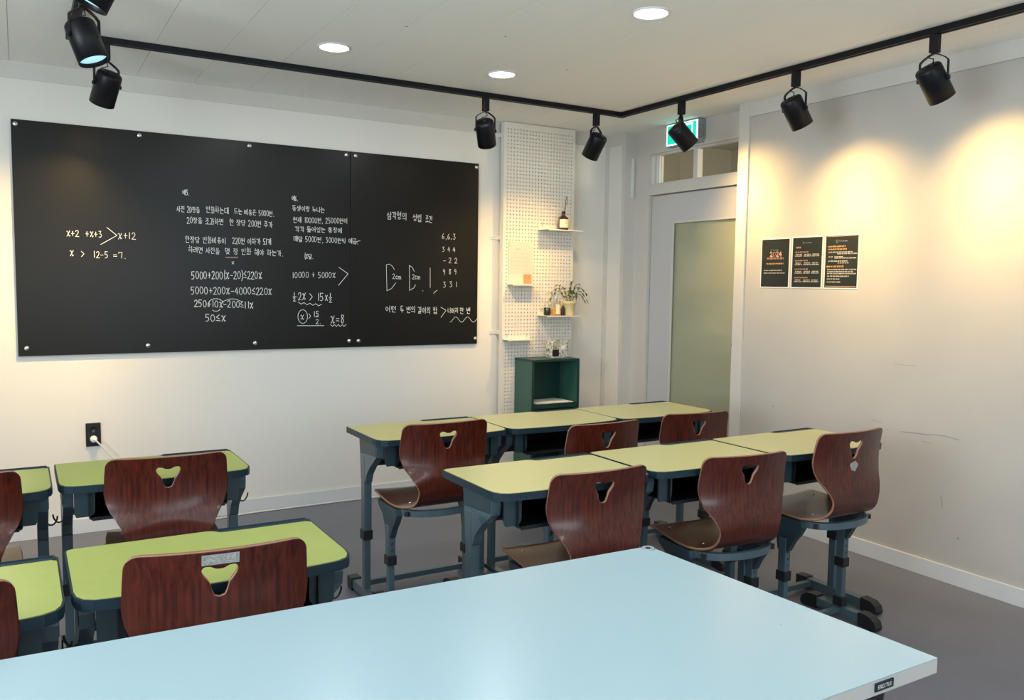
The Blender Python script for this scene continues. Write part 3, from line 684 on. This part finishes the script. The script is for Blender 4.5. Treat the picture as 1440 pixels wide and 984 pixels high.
def make_chair(x, y, rot, top, label, sticker=None):
    zs = top-.343
    c = thing('student_chair', label, 'chair', (x, y, 0), rot, 'red-brown plywood classroom chairs')
    shell_mesh(zs, c)
    # frame under the seat: two side rails and a bowed rear bar
    fr = MB(); z = zs-.026
    path = [(-.150, .165, z), (-.158, .05, z), (-.160, -.06, z), (-.150, -.115, z), (-.11, -.150, z), (-.05, -.168, z), (0, -.172, z), (.05, -.168, z), (.11, -.150, z), (.150, -.115, z), (.160, -.06, z), (.158, .05, z), (.150, .165, z)]
    pp = catm(path, 3)
    for i in range(len(pp)-1): fr.rod(pp[i], pp[i+1] + (pp[i+1]-pp[i])*.08, .020, .026)
    fr.rod((-.150, .150, z), (.150, .150, z), .022, .022)
    fr.build('seat_frame', M['teal'], c)
    for s in (-1, 1):
        xx = .178*s
        k = MB().rod((xx*.80, -.118, z), (xx*.93, -.135, z), .016, .018).build('frame_knob', M['black'], c)
        # bracket: tapered panel running down to the column
        br = MB(); pts = [(-.085, zs-.014), (-.095, zs-.040), (-.078, zs-.070), (-.050, zs-.105), (-.026, zs-.150), (.024, zs-.150), (.032, zs-.105), (.060, zs-.060), (.105, zs-.035), (.110, zs-.014)]
        br.prism([(p[0], p[1]) for p in pts], xx-.013, xx+.013, 'x')
        leg = MB().box((xx-.0155, -.0185, .245), (xx+.0155, .0185, zs-.10), .003).box((xx-.0125, -.0155, .04), (xx+.0125, .0155, .245), .003).build('leg', M['teal'], c)
        b_ = br.build('leg_bracket', M['teal_dark'], leg)
        box('leg_collar', (xx-.020, -.023, .222), (xx+.020, .023, .262), M['black'], leg, .003)
        box('leg_collar', (xx-.020, -.023, .050), (xx+.020, .023, .092), M['black'], leg, .003)
        for q in range(4):
            h = MB().lathe([(.0042, 0), (.0042, .0006), (0, .0006)], n=10).build('pin_hole', M['black'], leg); h.location = (xx, -.0186, .285+.028*q if zs > .42 else .27+.02*q); h.rotation_euler = (PI/2, 0, 0)
        ft = MB().box((xx-.0175, -.115, .012), (xx+.0175, .115, .052), .003).build('foot', M['teal'], c)
        for e in (-1, 1):
            n = [(.105*e, .006), (.170*e, .0), (.186*e, .004), (.190*e, .018), (.182*e, .040), (.160*e, .056), (.130*e, .062), (.105*e, .060)]
            if e < 0: n = n[::-1]
            MB().prism(n, xx-.022, xx+.022, 'x').build('foot_cap', M['black'], ft)
    MB().box((-.165, -.014, .026), (.165, .010, .046), .002).build('crossbar', M['teal'], c)
    rv = MB()
    for s in (-1, 1):
        for yy in (.12, -.09): rv.lathe([(.006, 0), (.005, .002), (0, .0028)], (.13*s, yy, zs+.0085), 10)
    rv.build('rivet', M['chrome'], c)
    if sticker == 'tag':
        def slab(mb, x0, x1, z0, z1, d0, d1):      # thin plate lying on the sloping back
            Y = lambda z, d: -.1835 - (z-.323)*.20 - d
            vs = [(x, Y(z, d), zs+z) for d in (d0, d1) for x, z in ((x0, z0), (x1, z0), (x1, z1), (x0, z1))]
            mb.add(vs, [(0,1,2,3),(7,6,5,4),(0,4,5,1),(1,5,6,2),(2,6,7,3),(3,7,4,0)]); return mb
        tg = slab(MB(), -.038, .040, .3105, .3345, -.004, .0006).build('asset_tag', M['grey'], c)
        slab(slab(MB(), -.035, .001, .3130, .3320, .0, .0010), .003, .037, .3130, .3320, .0, .0010).build('worn_print', M['dirty'], tg)
    if sticker == 'round':
        pts = [(-.004+.022*math.cos(q)*(1+.2*math.sin(3*q)), zs+.205+.019*math.sin(q)*(1+.15*math.cos(5*q))) for q in [2*PI*k/20 for k in range(20)]]
        MB().prism(pts, -.1745, -.1722, 'y').build('peeled_sticker', M['dirty'], c)
    return c

# x, y of the chair's columns
CY = .172
make_chair(1.485, 3.005+CY, 0, .833, 'plywood chair at the far row of desks, nearest the blackboard')
make_chair(2.140, 2.810+CY, R(1.5), .812, 'plywood chair at the middle desk of the far row, half hidden')
make_chair(2.795, 2.930+CY, R(-6), .795, 'plywood chair at the far row, closest to the glazed door')
make_chair(1.625, 2.140+CY, R(-1), .796, 'plywood chair at the left desk of the near right row')
make_chair(2.275, 2.115+CY, R(-6), .792, 'plywood chair at the middle desk of the near right row')
make_chair(2.800, 2.085+CY, 0, .840, 'plywood chair with a peeled sticker, nearest the right wall', 'round')
make_chair(.430, 2.975+CY, R(-3), .800, 'plywood chair below the wall outlet with pale sheen on its back')
make_chair(.378, 1.850+CY, R(-5), .812, 'large plywood chair in front with a worn tag above its handle hole', 'tag')
make_chair(-.200, 2.960+CY, 0, .797, 'plywood chair cut by the left edge of the photo, farther one')
make_chair(-.212, 1.838+CY, 0, .812, 'plywood chair cut by the left edge of the photo, nearer one')

# ------------------------------------------------------------------ student desks
def desk_outline(inset=0.0, notch=False, W=.3135, yb=.210, yf=-.212):
    w = W-inset; b = yb-inset; pts = []
    r = .058
    # front right corner, bowed front
    fy = lambda x: yf + inset + .022*(x/W)**2
    # go counter-clockwise starting at the front left end of the bow
    xs_ = [-.245+.49*k/10 for k in range(11)]
    pts += [(x, fy(x)) for x in xs_]
    def corner(cx, cy, rr, a0, a1, n=6): return [(cx+rr*math.cos(R(a0+(a1-a0)*k/n)), cy+rr*math.sin(R(a0+(a1-a0)*k/n))) for k in range(1, n+1)]
    y_r = fy(.25)
    pts += [(w-.040, y_r+.004), (w-.016, y_r+.018), (w-.004, y_r+.042), (w, y_r+.075)]
    pts += [(w, b-.018)] + corner(w-.016, b-.016, .016, 0, 90, 4)
    if notch:
        # the pencil tray takes a strip out of the far edge
        pts[-1] = (w-.012, b-.002)
        pts = [p for p in pts if not (p[1] > b-.030 and p[0] > w-.03)]
        pts += [(w, b-.040), (w-.012, b-.028), (.075, b-.028), (.060, b-.024), (.045, b-.006), (.030, b)]
    pts += [(-w+.016, b)] + corner(-w+.016, b-.016, .016, 90, 180, 4)
    pts += [(-w, y_r+.075), (-w+.004, y_r+.042), (-w+.016, y_r+.018), (-w+.040, y_r+.004)]
    return pts
def make_desk(h, lam, hooks):
    d = thing('student_desk', 'desk', 'desk', (0, 0, 0), 0, 'height-adjustable classroom desks')
    MB().prism(desk_outline(0), h-.026, h-.0015).build('desktop_edge', M['navy'], d)
    MB().prism(desk_outline(.0045, True), h-.0020, h).build('desktop_laminate', lam, d)
    # pencil tray along the far edge
    tr_ = MB().box((.062, .180, h-.006), (.304, .186, h+.0008), .001).box((.062, .2085, h-.020), (.304, .2125, h+.0015), .001).box((.300, .186, h-.012), (.306, .2090, h+.0008)).box((.056, .186, h-.012), (.062, .2090, h+.0008)).build('pencil_tray', M['navy'], d)
    # open book box
    bx = MB(); x0, x1, y0, y1, z0, z1 = -.226, .226, -.172, .130, h-.128, h-.026
    bx.box((x0+.012, y0, z0), (x1-.012, y1, z0+.003)).box((x0, y0, z0+.012), (x0+.003, y1, z1)).box((x1-.003, y0, z0+.012), (x1, y1, z1)).box((x0, y1-.003, z0), (x1, y1, z1))
    for s, xx in ((1, x0), (-1, x1)): bx.prism([(xx, z0+.012), (xx+.002*s, z0+.004), (xx+.012*s, z0), (xx+.012*s, z0+.003), (xx+.004*s, z0+.012)][::s], y0, y1, 'y')
    bx.box((x0+.010, y0-.004, z0-.002), (x1-.010, y0, z0+.010), .001)
    bx.build('book_box', M['black'], d)
    for s in (-1, 1):
        cor = [(.205+.022-.022*math.cos(q), h-.118+.022-.022*math.sin(q)) for q in [R(90*k/5) for k in range(6)]]
        pl_ = [(s*x, z) for x, z in [(.205, h-.027)] + cor + [(.262, h-.118), (.268, h-.105), (.268, h-.027)]]
        MB().prism(pl_, -.158, -.150, 'y').build('side_plate', M['teal_dark'], d)
        xx = .284*s
        leg = MB().box((xx-.017, .004, .285), (xx+.017, .046, h-.10), .003).box((xx-.014, .008, .04), (xx+.014, .042, .285), .003).build('leg', M['teal'], d)
        up = [(-.125, h-.0265), (-.135, h-.050), (-.128, h-.085), (-.098, h-.108), (-.060, h-.135), (-.020, h-.175), (-.004, h-.212), (.008, h-.222), (.040, h-.218), (.051, h-.205), (.066, h-.0265)]
        MB().prism(up[::-1], xx-.016, xx+.016, 'x').build('leg_bracket', M['teal'], leg)
        MB().prism([(-.120, h-.028), (-.127, h-.052), (-.121, h-.080), (.054, h-.092), (.064, h-.028)][::-1], xx+.0162*s-(.0015), xx+.0162*s+.0015, 'x').build('bracket_cover', M['teal_dark'], leg)
        box('leg_collar', (xx-.021, .000, .272), (xx+.021, .050, .315), M['black'], leg, .003)
        if hooks:
          hk = catm([(xx+.012*s, -.04, h-.150), (xx+.024*s, -.04, h-.156), (xx+.034*s, -.04, h-.152), (xx+.042*s, -.04, h-.138), (xx+.044*s, -.04, h-.126)], 3)
          MB().tube([tuple(v) for v in hk], .0028, 6).build('bag_hook', M['black'], leg)
        ft = MB().box((xx-.019, -.165, .010), (xx+.019, .165, .052), .003).build('foot', M['teal'], d)
        n = [(.150, .002), (.205, .002), (.208, .012), (.208, .056), (.150, .058)]
        MB().prism(n, xx-.023, xx+.023, 'x').build('foot_cap', M['black'], ft)
        n = [(-.140, .006), (-.200, .0), (-.216, .004), (-.220, .018), (-.212, .040), (-.190, .055), (-.140, .060)][::-1]
        MB().prism(n, xx-.023, xx+.023, 'x').build('foot_cap', M['black'], ft)
    MB().box((-.265, .125, .020), (.265, .150, .045), .002).build('crossbar', M['teal'], d)
    MB().box((-.267, .015, h-.150), (.267, .037, h-.129), .002).build('rear_rail', M['teal_dark'], d)
    return d
dA = make_desk(.744, M['lam_w'], False)
dA.location = (1.570, 3.375, 0); dA['label'] = 'lime-topped school desk at the left end of the far right row'
# desks on the door side: warm light is tinted into their laminate
first = dA
dup(first, (2.200, 3.378, 0), 0, 'warm-lit lime school desk in the middle of the far right row')
dup(first, (2.830, 3.385, 0), R(.6), 'warm-lit lime school desk at the door end of the far right row')
dD = dup(first, (1.573, 2.392, 0), 0, 'yellow-green school desk with a doodle on its leg, left end of near row')
dup(first, (2.212, 2.402, 0), 0, 'yellow-green school desk in the middle of the near right row')
dup(first, (2.852, 2.397, 0), 0, 'yellow-green school desk nearest the right wall')
mb = MB(); Pd = lambda a, b: (-.3026, a, b)
for l in ([(-.055,.640),(-.075,.630),(-.085,.618),(-.078,.612),(-.064,.624),(-.052,.628)], [(-.085,.640),(-.100,.622),(-.112,.625)], [(-.070,.600),(-.100,.632),(-.120,.640)], [(-.062,.618),(-.090,.615),(-.118,.630)]): ribbon(mb, [(a, b+.004) for a, b in l], .0022, Pd)
mb.build('pen_doodle', M['navy'], dD)
dB = make_desk(.708, M['lam'], True)
dB.location = (.411, 3.262, 0); dB['label'] = 'lime school desk under the wall outlet in the left group'
dup(dB, (.396, 2.140, 0), R(0), 'large lime school desk in the left foreground behind the tagged chair')
dup(dB, (-.232, 3.235, 0), R(0), 'lime school desk cut by the left edge of the photo, farther one')
dup(dB, (-.245, 2.100, 0), R(0), 'lime school desk cut by the left edge of the photo, nearer one')

# ------------------------------------------------------------------ white table in front
tb = thing('white_table', 'large white-topped table in the foreground', 'table', (.24, 1.27, 0))
q = [(1.437, .875), (1.392, 1.640), (-.98, 1.709), (-.94, .872)]
q = [(a-.24, b-1.27) for a, b in q]
MB().prism(q, .692, .7185).build('table_edge', M['edge'], tb)
cx_, cy_ = sum(a for a, b in q)/4, sum(b for a, b in q)/4
MB().prism(q, .7186, .7205).build('tabletop', M['white'], tb)
for px_ in (1.285, -.80):
    lx = px_-.24
    g_ = MB().box((lx-.035, -.375, .655), (lx+.035, .340, .6915), .010).box((lx-.025, -.340, .0), (lx+.025, -.290, .66), .004).box((lx-.025, .255, .0), (lx+.025, .305, .66), .004)
    g_.build('leg_frame', M['black'], tb)
MB().box((-1.0, -.05, .660), (1.0, -.01, .690), .003).build('under_beam', M['black'], tb)
nm = MB().box((1.256-.24, .8715-1.27, .7000), (1.305-.24, .8745-1.27, .7150)).build('name_plate', M['navy'], tb)
mb = MB(); text_line(mb, 'ERECTUS', 1.262-.24, .7045, 1.300-.24, .7045, .0062, .0011, lambda a, b: (a, .8711-1.27, b)); mb.build('name_text', M['p_wh'], nm)
gm = MB().lathe([(.0165, 0), (.0165, .0035), (.014, .0045), (.0125, .0030), (.0125, .0022), (0, .0022)], n=24).build('metal_cap', M['grey'], tb); gm.location = (1.376-.24, 1.622-1.27, .7205)
MB().box((-.006, -.0015, .0022), (.006, .0015, .0042)).box((-.0015, -.006, .0022), (.0015, .006, .0042)).build('cap_slot', M['black'], gm)
for a, b in ((1.358, 1.544), (1.331, 1.511), (1.30, 1.12)):
    s = MB().lathe([(.0028, 0), (.0022, .0006), (0, .0008)], n=10).build('screw_mark', M['grey'], tb); s.location = (a-.24, b-1.27, .7205)

# ------------------------------------------------------------------ perforated panel with shelves
PX0, PX1, PYF, PZ1 = 2.862, 3.440, 4.968, 2.484
pg = thing('pegboard', 'tall white perforated panel standing off the wall right of the blackboard', 'pegboard', (PX0, PYF, 0))
def perforated():
    W, H, p = PX1-PX0, PZ1-.03, .0249
    nx, nz = int((W-.03)/p), int((H-.04)/p)
    ox, oz = (W-nx*p)/2, .03+(H-nz*p)/2
    vs = []; fs = []; idx = {}
    def gv(i, j):      # half-step lattice
        if (i, j) not in idx: idx[i, j] = len(vs); vs.append((ox+i*p/2, 0, oz+j*p/2))
        return idx[i, j]
    r = .0048
    for a in range(nx):
        for b in range(nz):
            o = [gv(2*a+2, 2*b+1), gv(2*a+2, 2*b+2), gv(2*a+1, 2*b+2), gv(2*a, 2*b+2), gv(2*a, 2*b+1), gv(2*a, 2*b), gv(2*a+1, 2*b), gv(2*a+2, 2*b)]
            cx, cz = ox+(a+.5)*p, oz+(b+.5)*p; n = len(vs)
            for y in (0, .004):
                for k in range(8): vs.append((cx+r*math.cos(PI/4*k), y, cz+r*math.sin(PI/4*k)))
            for k in range(8):
                k2 = (k+1) % 8
                fs.append((o[k], o[k2], n+k2, n+k)); fs.append((n+k, n+k2, n+8+k2, n+8+k))
    n = len(vs); x1, z1 = ox+nx*p, oz+nz*p; zt_ = .03+H
    vs += [(0,0,.03),(W,0,.03),(W,0,zt_),(0,0,zt_),(ox,0,oz),(x1,0,oz),(x1,0,z1),(ox,0,z1)]
    for k in range(4): fs.append((n+k, n+(k+1) % 4, n+4+(k+1) % 4, n+4+k))
    return mesh_obj('perforated_sheet', vs, fs, M['peg'], pg)
perforated()
Wp = PX1-PX0
MB().box((-.002, -.0005, .03), (.0008, .040, PZ1), 0).box((Wp-.0008, -.0005, .03), (Wp+.002, .040, PZ1)).box((.001, -.0005, PZ1-.001), (Wp-.001, .040, PZ1+.002)).box((.001, -.0005, .026), (Wp-.001, .040, .030)).build('folded_rim', M['peg'], pg)
for z in (2.40, 1.71, 1.06, .30):
    for s in (0, 1):
        xx = -.055 if s == 0 else Wp+.055
        xa, xb = (xx, .001) if s == 0 else (Wp-.001, xx)
        b_ = MB().box((xa, .0735, z-.014), (xb, .0795, z+.014), .0015).box((xa if s else -.006, .036, z-.014), ((xa+.004) if s else -.002, .0735, z+.014))
        b_ = b_.build('wall_bracket', M['peg'], pg)
        sc2 = MB().lathe([(.004, 0), (.003, .0015), (0, .002)], n=10).build('bracket_screw', M['grey'], b_); sc2.location = (xx+(.012 if s == 0 else -.012), .0735, z); sc2.rotation_euler = (PI/2, 0, 0)
def shelf(x0, x1, z, depth, label, lip=.035):
    s = thing('peg_shelf', label, 'shelf', (x0, PYF-.001, z), 0, 'small white metal shelves hooked on the panel')
    w = x1-x0
    MB().box((0, -depth, -.002), (w, -.003, 0)).box((0, -.003, -.002), (w, -.0015, lip)).box((0, -depth-.0015, -.007), (w, -depth, 0)).build('tray', M['shelf'], s)
    for xx in (.03, w-.03): MB().tube([(xx, -.001, lip-.012), (xx, -.007, lip-.008), (xx, -.008, lip+.006), (xx, -.001, lip+.014)], .002, 6).build('hook', M['steel'], s)
    return s
shelf(3.142, 3.428, 1.772, .135, 'small white shelf carrying the reed diffuser, topmost on the panel')
shelf(2.895, 3.105, 1.390, .075, 'narrow white shelf holding up the calendar sheet', .020)
shelf(3.142, 3.428, 1.176, .135, 'white shelf carrying the potted plant and bottles')
shelf(2.865, 3.085, 1.012, .080, 'empty narrow white shelf left of the green cabinet', .022)
# calendar sheet
cl_ = thing('wall_calendar', 'pinkish calendar sheet with a faint grid propped on a small shelf', 'calendar', (2.905, PYF-.005, 1.3905))
cw, chh = .190, .293
box('sheet', (0, -.0022, .0006), (cw, -.0005, chh), M['cal_paper'], cl_)
mb = MB(); Pc = lambda a, b: (a, -.0027, b)
for k in range(6): ribbon(mb, [(.018, .215-.027*k), (.168, .215-.027*k)], .0010, Pc)
for k in range(8): ribbon(mb, [(.018+.0214*k, .215), (.018+.0214*k, .080)], .0007, Pc)
mb.build('printed_grid', M['ink'], cl_)
mb = MB(); text_line(mb, '2024', .052, .236, .092, .236, .010, .0016, Pc); text_line(mb, '10', .118, .236, .134, .236, .010, .0016, Pc)
for r__ in range(4):
    for c__ in range(7): text_line(mb, str(1+r__*7+c__), .020+.0214*c__, .204-.027*r__, .028+.0214*c__, .204-.027*r__, .006, .0008, Pc)
mb.build('printed_date', M['ink'], cl_)
nt_ = thing('sticky_note', 'square orange sticky note on the corner of the calendar', 'note', (2.905+.118, PYF-.0080, 1.3905+.008))
MB().add([(0,0,0),(.064,0,0),(.064,-.0005,.030),(.064,0,.062),(0,0,.062),(0,-.0003,.030),(0,-.004,0.001),(.064,-.004,.001)], [(5,2,3,4),(6,7,2,5)]).build('note_sheet', M['orange'], nt_)
# reed diffuser
rd = thing('reed_diffuser', 'brown glass reed diffuser with cream label and thin reeds', 'diffuser', (3.318, 4.915, 1.7725))
MB().lathe([(.0, 0), (.034, 0), (.036, .004), (.036, .078), (.033, .088), (.018, .100), (.0135, .106), (.0135, .124), (.0150, .124), (.0150, .132), (.009, .132), (.009, .120)], n=28).build('bottle', M['amber'], rd)
lb = MB(); n = 14
for k in range(n+1):
    a = R(-170+160*k/n); lb.v += [(.0365*math.cos(a), .0365*math.sin(a), .018), (.0365*math.cos(a), .0365*math.sin(a), .076)]
for k in range(n): lb.f.append((2*k, 2*k+2, 2*k+3, 2*k+1)); lb.sm.append(True)
lb = lb.build('bottle_label', M['label'], rd)
mb = MB()
for i, wl in enumerate((.034, .026, .030, .020)):
    pass
for i, (z, aw) in enumerate(((.062, 34), (.052, 24), (.044, 30), (.030, 18))):
    A = [R(-92-aw/2+aw*k/6) for k in range(7)]
    for k in range(6): mb.add([(.0368*math.cos(A[k]), .0368*math.sin(A[k]), z), (.0368*math.cos(A[k+1]), .0368*math.sin(A[k+1]), z), (.0368*math.cos(A[k+1]), .0368*math.sin(A[k+1]), z+.003), (.0368*math.cos(A[k]), .0368*math.sin(A[k]), z+.003)], [(0,1,2,3)])
mb.build('label_print', M['cork'], lb)
for dx, dy, L in ((.020, .0, .235), (.026, .006, .240), (.016, -.004, .225), (.030, -.002, .232)):
    MB().tube([(dx*.1, dy*.1, .06), (dx*.35, dy*.4, .132), (dx*1.1, dy, L)], .0014, 5).build('reed', M['black'], rd)
# potted plant
pt = thing('potted_plant', 'trailing variegated plant in a cream pot on the wall shelf', 'plant', (3.362, 4.885, 1.1765))
MB().lathe([(0, 0), (.034, 0), (.036, .004), (.044, .078), (.046, .080), (.050, .084), (.050, .100), (.047, .102), (.044, .098), (.042, .084)], n=28).build('pot', M['pot'], pt)
MB().lathe([(0, .090), (.043, .088)], n=20).build('soil', M['soil'], pt)
rnd = random.Random(4)
def leaf(mb, p, d, L, W, droop):
    d = Vector(d).normalized(); s = d.cross(Vector((0, 0, 1)))
    if s.length < .1: s = Vector((1, 0, 0))
    s.normalize(); n = s.cross(d); p = Vector(p); vs = []; 
    prof = [(0, .08), (.25, .8), (.5, 1), (.75, .7), (1, .02)]
    for t, w in prof:
        c = p + d*L*t - Vector((0, 0, 1))*droop*L*t*t
        vs += [c - s*W*w/2 + n*W*.12, c, c + s*W*w/2 + n*W*.12]
    fs = []
    for i in range(4): fs += [(3*i, 3*i+3, 3*i+4, 3*i+1), (3*i+1, 3*i+4, 3*i+5, 3*i+2)]
    mb.add(vs, fs, True)
stems = [((.07, -.03, .17), (.125, -.05, .10)), ((.09, .0, .19), (.150, -.01, .145)), ((.05, -.05, .15), (.085, -.07, .10)), ((-.07, -.03, .19), (-.130, -.04, .17)), ((-.10, .0, .19), (-.175, -.01, .15)),
         ((-.03, -.05, .18), (-.06, -.08, .15)), ((.02, .02, .19), (.035, .03, .235)), ((-.05, .02, .20), (-.10, .03, .215)), ((.0, -.04, .17), (.01, -.085, .13)), ((.06, .02, .19), (.10, .03, .20)), ((-.12, -.02, .17), (-.185, -.02, .11)), ((.03, -.02, .20), (.055, -.03, .225)), ((-.01, -.03, .20), (-.02, -.05, .24))]
for k, (m1, m2) in enumerate(stems):
    pts = [tuple(v) for v in catm([(m1[0]*.1, m1[1]*.1, .088), (m1[0]*.5, m1[1]*.5, .135), m1, m2], 4)]
    st_ = MB().tube(pts, .0013, 5).build('stem', M['leaf2'], pt)
    for i in range(3, len(pts), 2):
        for sg in (-1, 1):
            dv = Vector(pts[i]) - Vector(pts[i-1]); dv.normalize(); sd = dv.cross(Vector((0, 0, 1))); 
            mb = MB(); leaf(mb, pts[i], dv*.8 + sd*sg*rnd.uniform(.5, 1) + Vector((0, 0, rnd.uniform(-.2, .4))), rnd.uniform(.026, .040), rnd.uniform(.010, .015), rnd.uniform(.2, .8))
            mb.build('leaf', M['leaf'] if rnd.random() < .6 else M['leaf2'], pt)
# bottles beside the pot
b1 = thing('glass_bottle', 'square clear bottle of amber diffuser oil with white cap', 'bottle', (3.245, 4.885, 1.1765))
MB().box((-.036, -.026, 0), (.036, .026, .085), .005).lathe([(.030, .084), (.022, .098), (.014, .106), (.014, .120)], n=20).build('bottle', M['clear'], b1)
box('amber_oil', (-.031, -.021, .006), (.031, .021, .050), M['cork'], b1, .004)
MB().lathe([(0, .118), (.018, .118), (.020, .121), (.020, .150), (.018, .153), (0, .153)], n=20).build('cap', M['paper'], b1)
box('front_label', (-.014, -.0272, .012), (.016, -.0263, .078), M['label'], b1)
b2 = thing('glass_jar', 'small clear jar half full of dark grounds, left end of plant shelf', 'jar', (3.172, 4.880, 1.1765))
MB().lathe([(0, 0), (.022, 0), (.026, .006), (.026, .058), (.018, .078), (.013, .088), (.014, .112)], n=20).build('glass', M['clear'], b2)
MB().lathe([(0, .003), (.020, .003), (.0235, .008), (.0235, .055), (0, .055)], n=20).build('dark_grounds', M['black'], b2)
b3 = thing('dark_bottle', 'slim black bottle squeezed between the amber bottle and the pot', 'bottle', (3.298, 4.872, 1.1765))
MB().lathe([(0, 0), (.014, 0), (.015, .003), (.013, .050), (.008, .062), (.006, .070), (0, .070)], n=16).build('bottle', M['black'], b3)

# ------------------------------------------------------------------ green cabinet
cb = thing('green_cabinet', 'dark green open cabinet below the perforated panel', 'cabinet', (3.160, 4.850, 0))
w2, dp0, dp1, H_ = .194, -.113, .113, .884
mbx = MB()
MB().box((-w2, dp0+.002, .0), (-w2+.015, dp1, H_-.016)).build('side_panel', M['green_side'], cb)
MB().box((w2-.015, dp0+.002, .0), (w2, dp1, H_-.016)).build('side_panel', M['green_side'], cb)
MB().box((-w2-.001, dp0, H_-.016), (w2+.001, dp1, H_), .0015).build('top_panel', M['green'], cb)
MB().box((-w2+.015, dp1-.006, .02), (w2-.015, dp1, H_-.016)).build('back_panel', M['green'], cb)
for z in (.56, .29, .03): MB().box((-w2+.015, dp0+.003, z), (w2-.015, dp1-.006, z+.016)).build('shelf_board', M['green'], cb)
for z in (.56, .29): MB().box((-w2+.015, dp0, z-.012), (w2-.015, dp0+.0025, z+.020)).build('front_rail', M['green'], cb)
for s in (-1, 1): MB().box((s*(w2-.0075)-.0085, dp0-.002, 0), (s*(w2-.0075)+.0085, dp0+.0015, H_-.016)).build('front_stile', M['green'], cb)
for k, (a, b, dz, rz) in enumerate(((0, -.01, 0, 2), (.012, -.016, .003, -3), (-.01, -.008, .006, 5))):
    pp_ = thing('paper_stack', ['lowest bundle of white papers on the cabinet shelf', 'white papers lying askew in the middle of the cabinet pile', 'topmost loose white papers inside the green cabinet'][k], 'papers', (3.160+a, 4.852+b, .5762+dz), R(rz), 'papers inside the green cabinet')
    MB().box((-.148, -.080, 0), (.148, .090, .0028)).build('sheets', M['paper'], pp_)
# pencil holder on the cabinet
ph = thing('pencil_holder', 'black and white patterned desk organiser on top of the green cabinet', 'organiser', (3.252, 4.870, H_+.0003))
hb = MB(); t_ = .003
hb.box((-.066, -.036, 0), (.066, .036, t_)).box((-.066, .033, t_), (.066, .036, .118)).box((-.066, -.036, t_), (-.063, .033, .092)).box((.063, -.036, t_), (.066, .033, .122)).box((-.004, -.036, t_), (-.001, .033, .118)).box((-.001, -.036, t_), (.063, -.033, .112)).box((-.063, -.036, t_), (-.004, -.033, .058))
hb.build('holder_body', M['holder'], ph)
box('dark_pocket', (-.060, -.0372, .008), (-.006, -.0362, .056), M['black'], ph)
box('front_sticker', (.012, -.0372, .058), (.042, -.0362, .084), M['paper'], ph)
for i in range(3):
    MB().tube([(-.05+.015*i, .0, .006), (-.055+.018*i, .006, .100+.008*i)], .0035, 6).build('pencil', [M['black'], M['paper'], M['grey']][i], ph)

# scratches on the painted right wall
M['scuff'] = mat('wall_scratch', (.30, .28, .27), .8)
for l, w in (([(2.560, .684), (2.500, .688), (2.437, .690), (2.380, .697), (2.329, .699), (2.258, .692)], .0030), ([(2.336, .402), (2.330, .380), (2.327, .356)], .0045), ([(2.242, .229), (2.239, .222)], .008),
             ([(2.735, .719), (2.700, .716), (2.673, .711)], .0025), ([(2.45, .655), (2.40, .652)], .0022), ([(3.393, .703), (3.386, .697)], .006), ([(2.62, 1.02), (2.55, 1.018), (2.49, 1.022)], .0016)):
    mb = MB(); ribbon(mb, l, w, lambda a, b: (XR-.0006, a, b)); mb.build('scratch', M['scuff'], wr_)
# small marks on the ceiling boards
for x, y in ((2.45, 3.62), (1.90, 3.30), (1.472, 3.41)):
    s = MB().lathe([(.006, -.0008), (.005, 0), (0, 0)], n=8).build('ceiling_mark', M['scuff'], ce); s.location = (x, y, ZC-.0002)
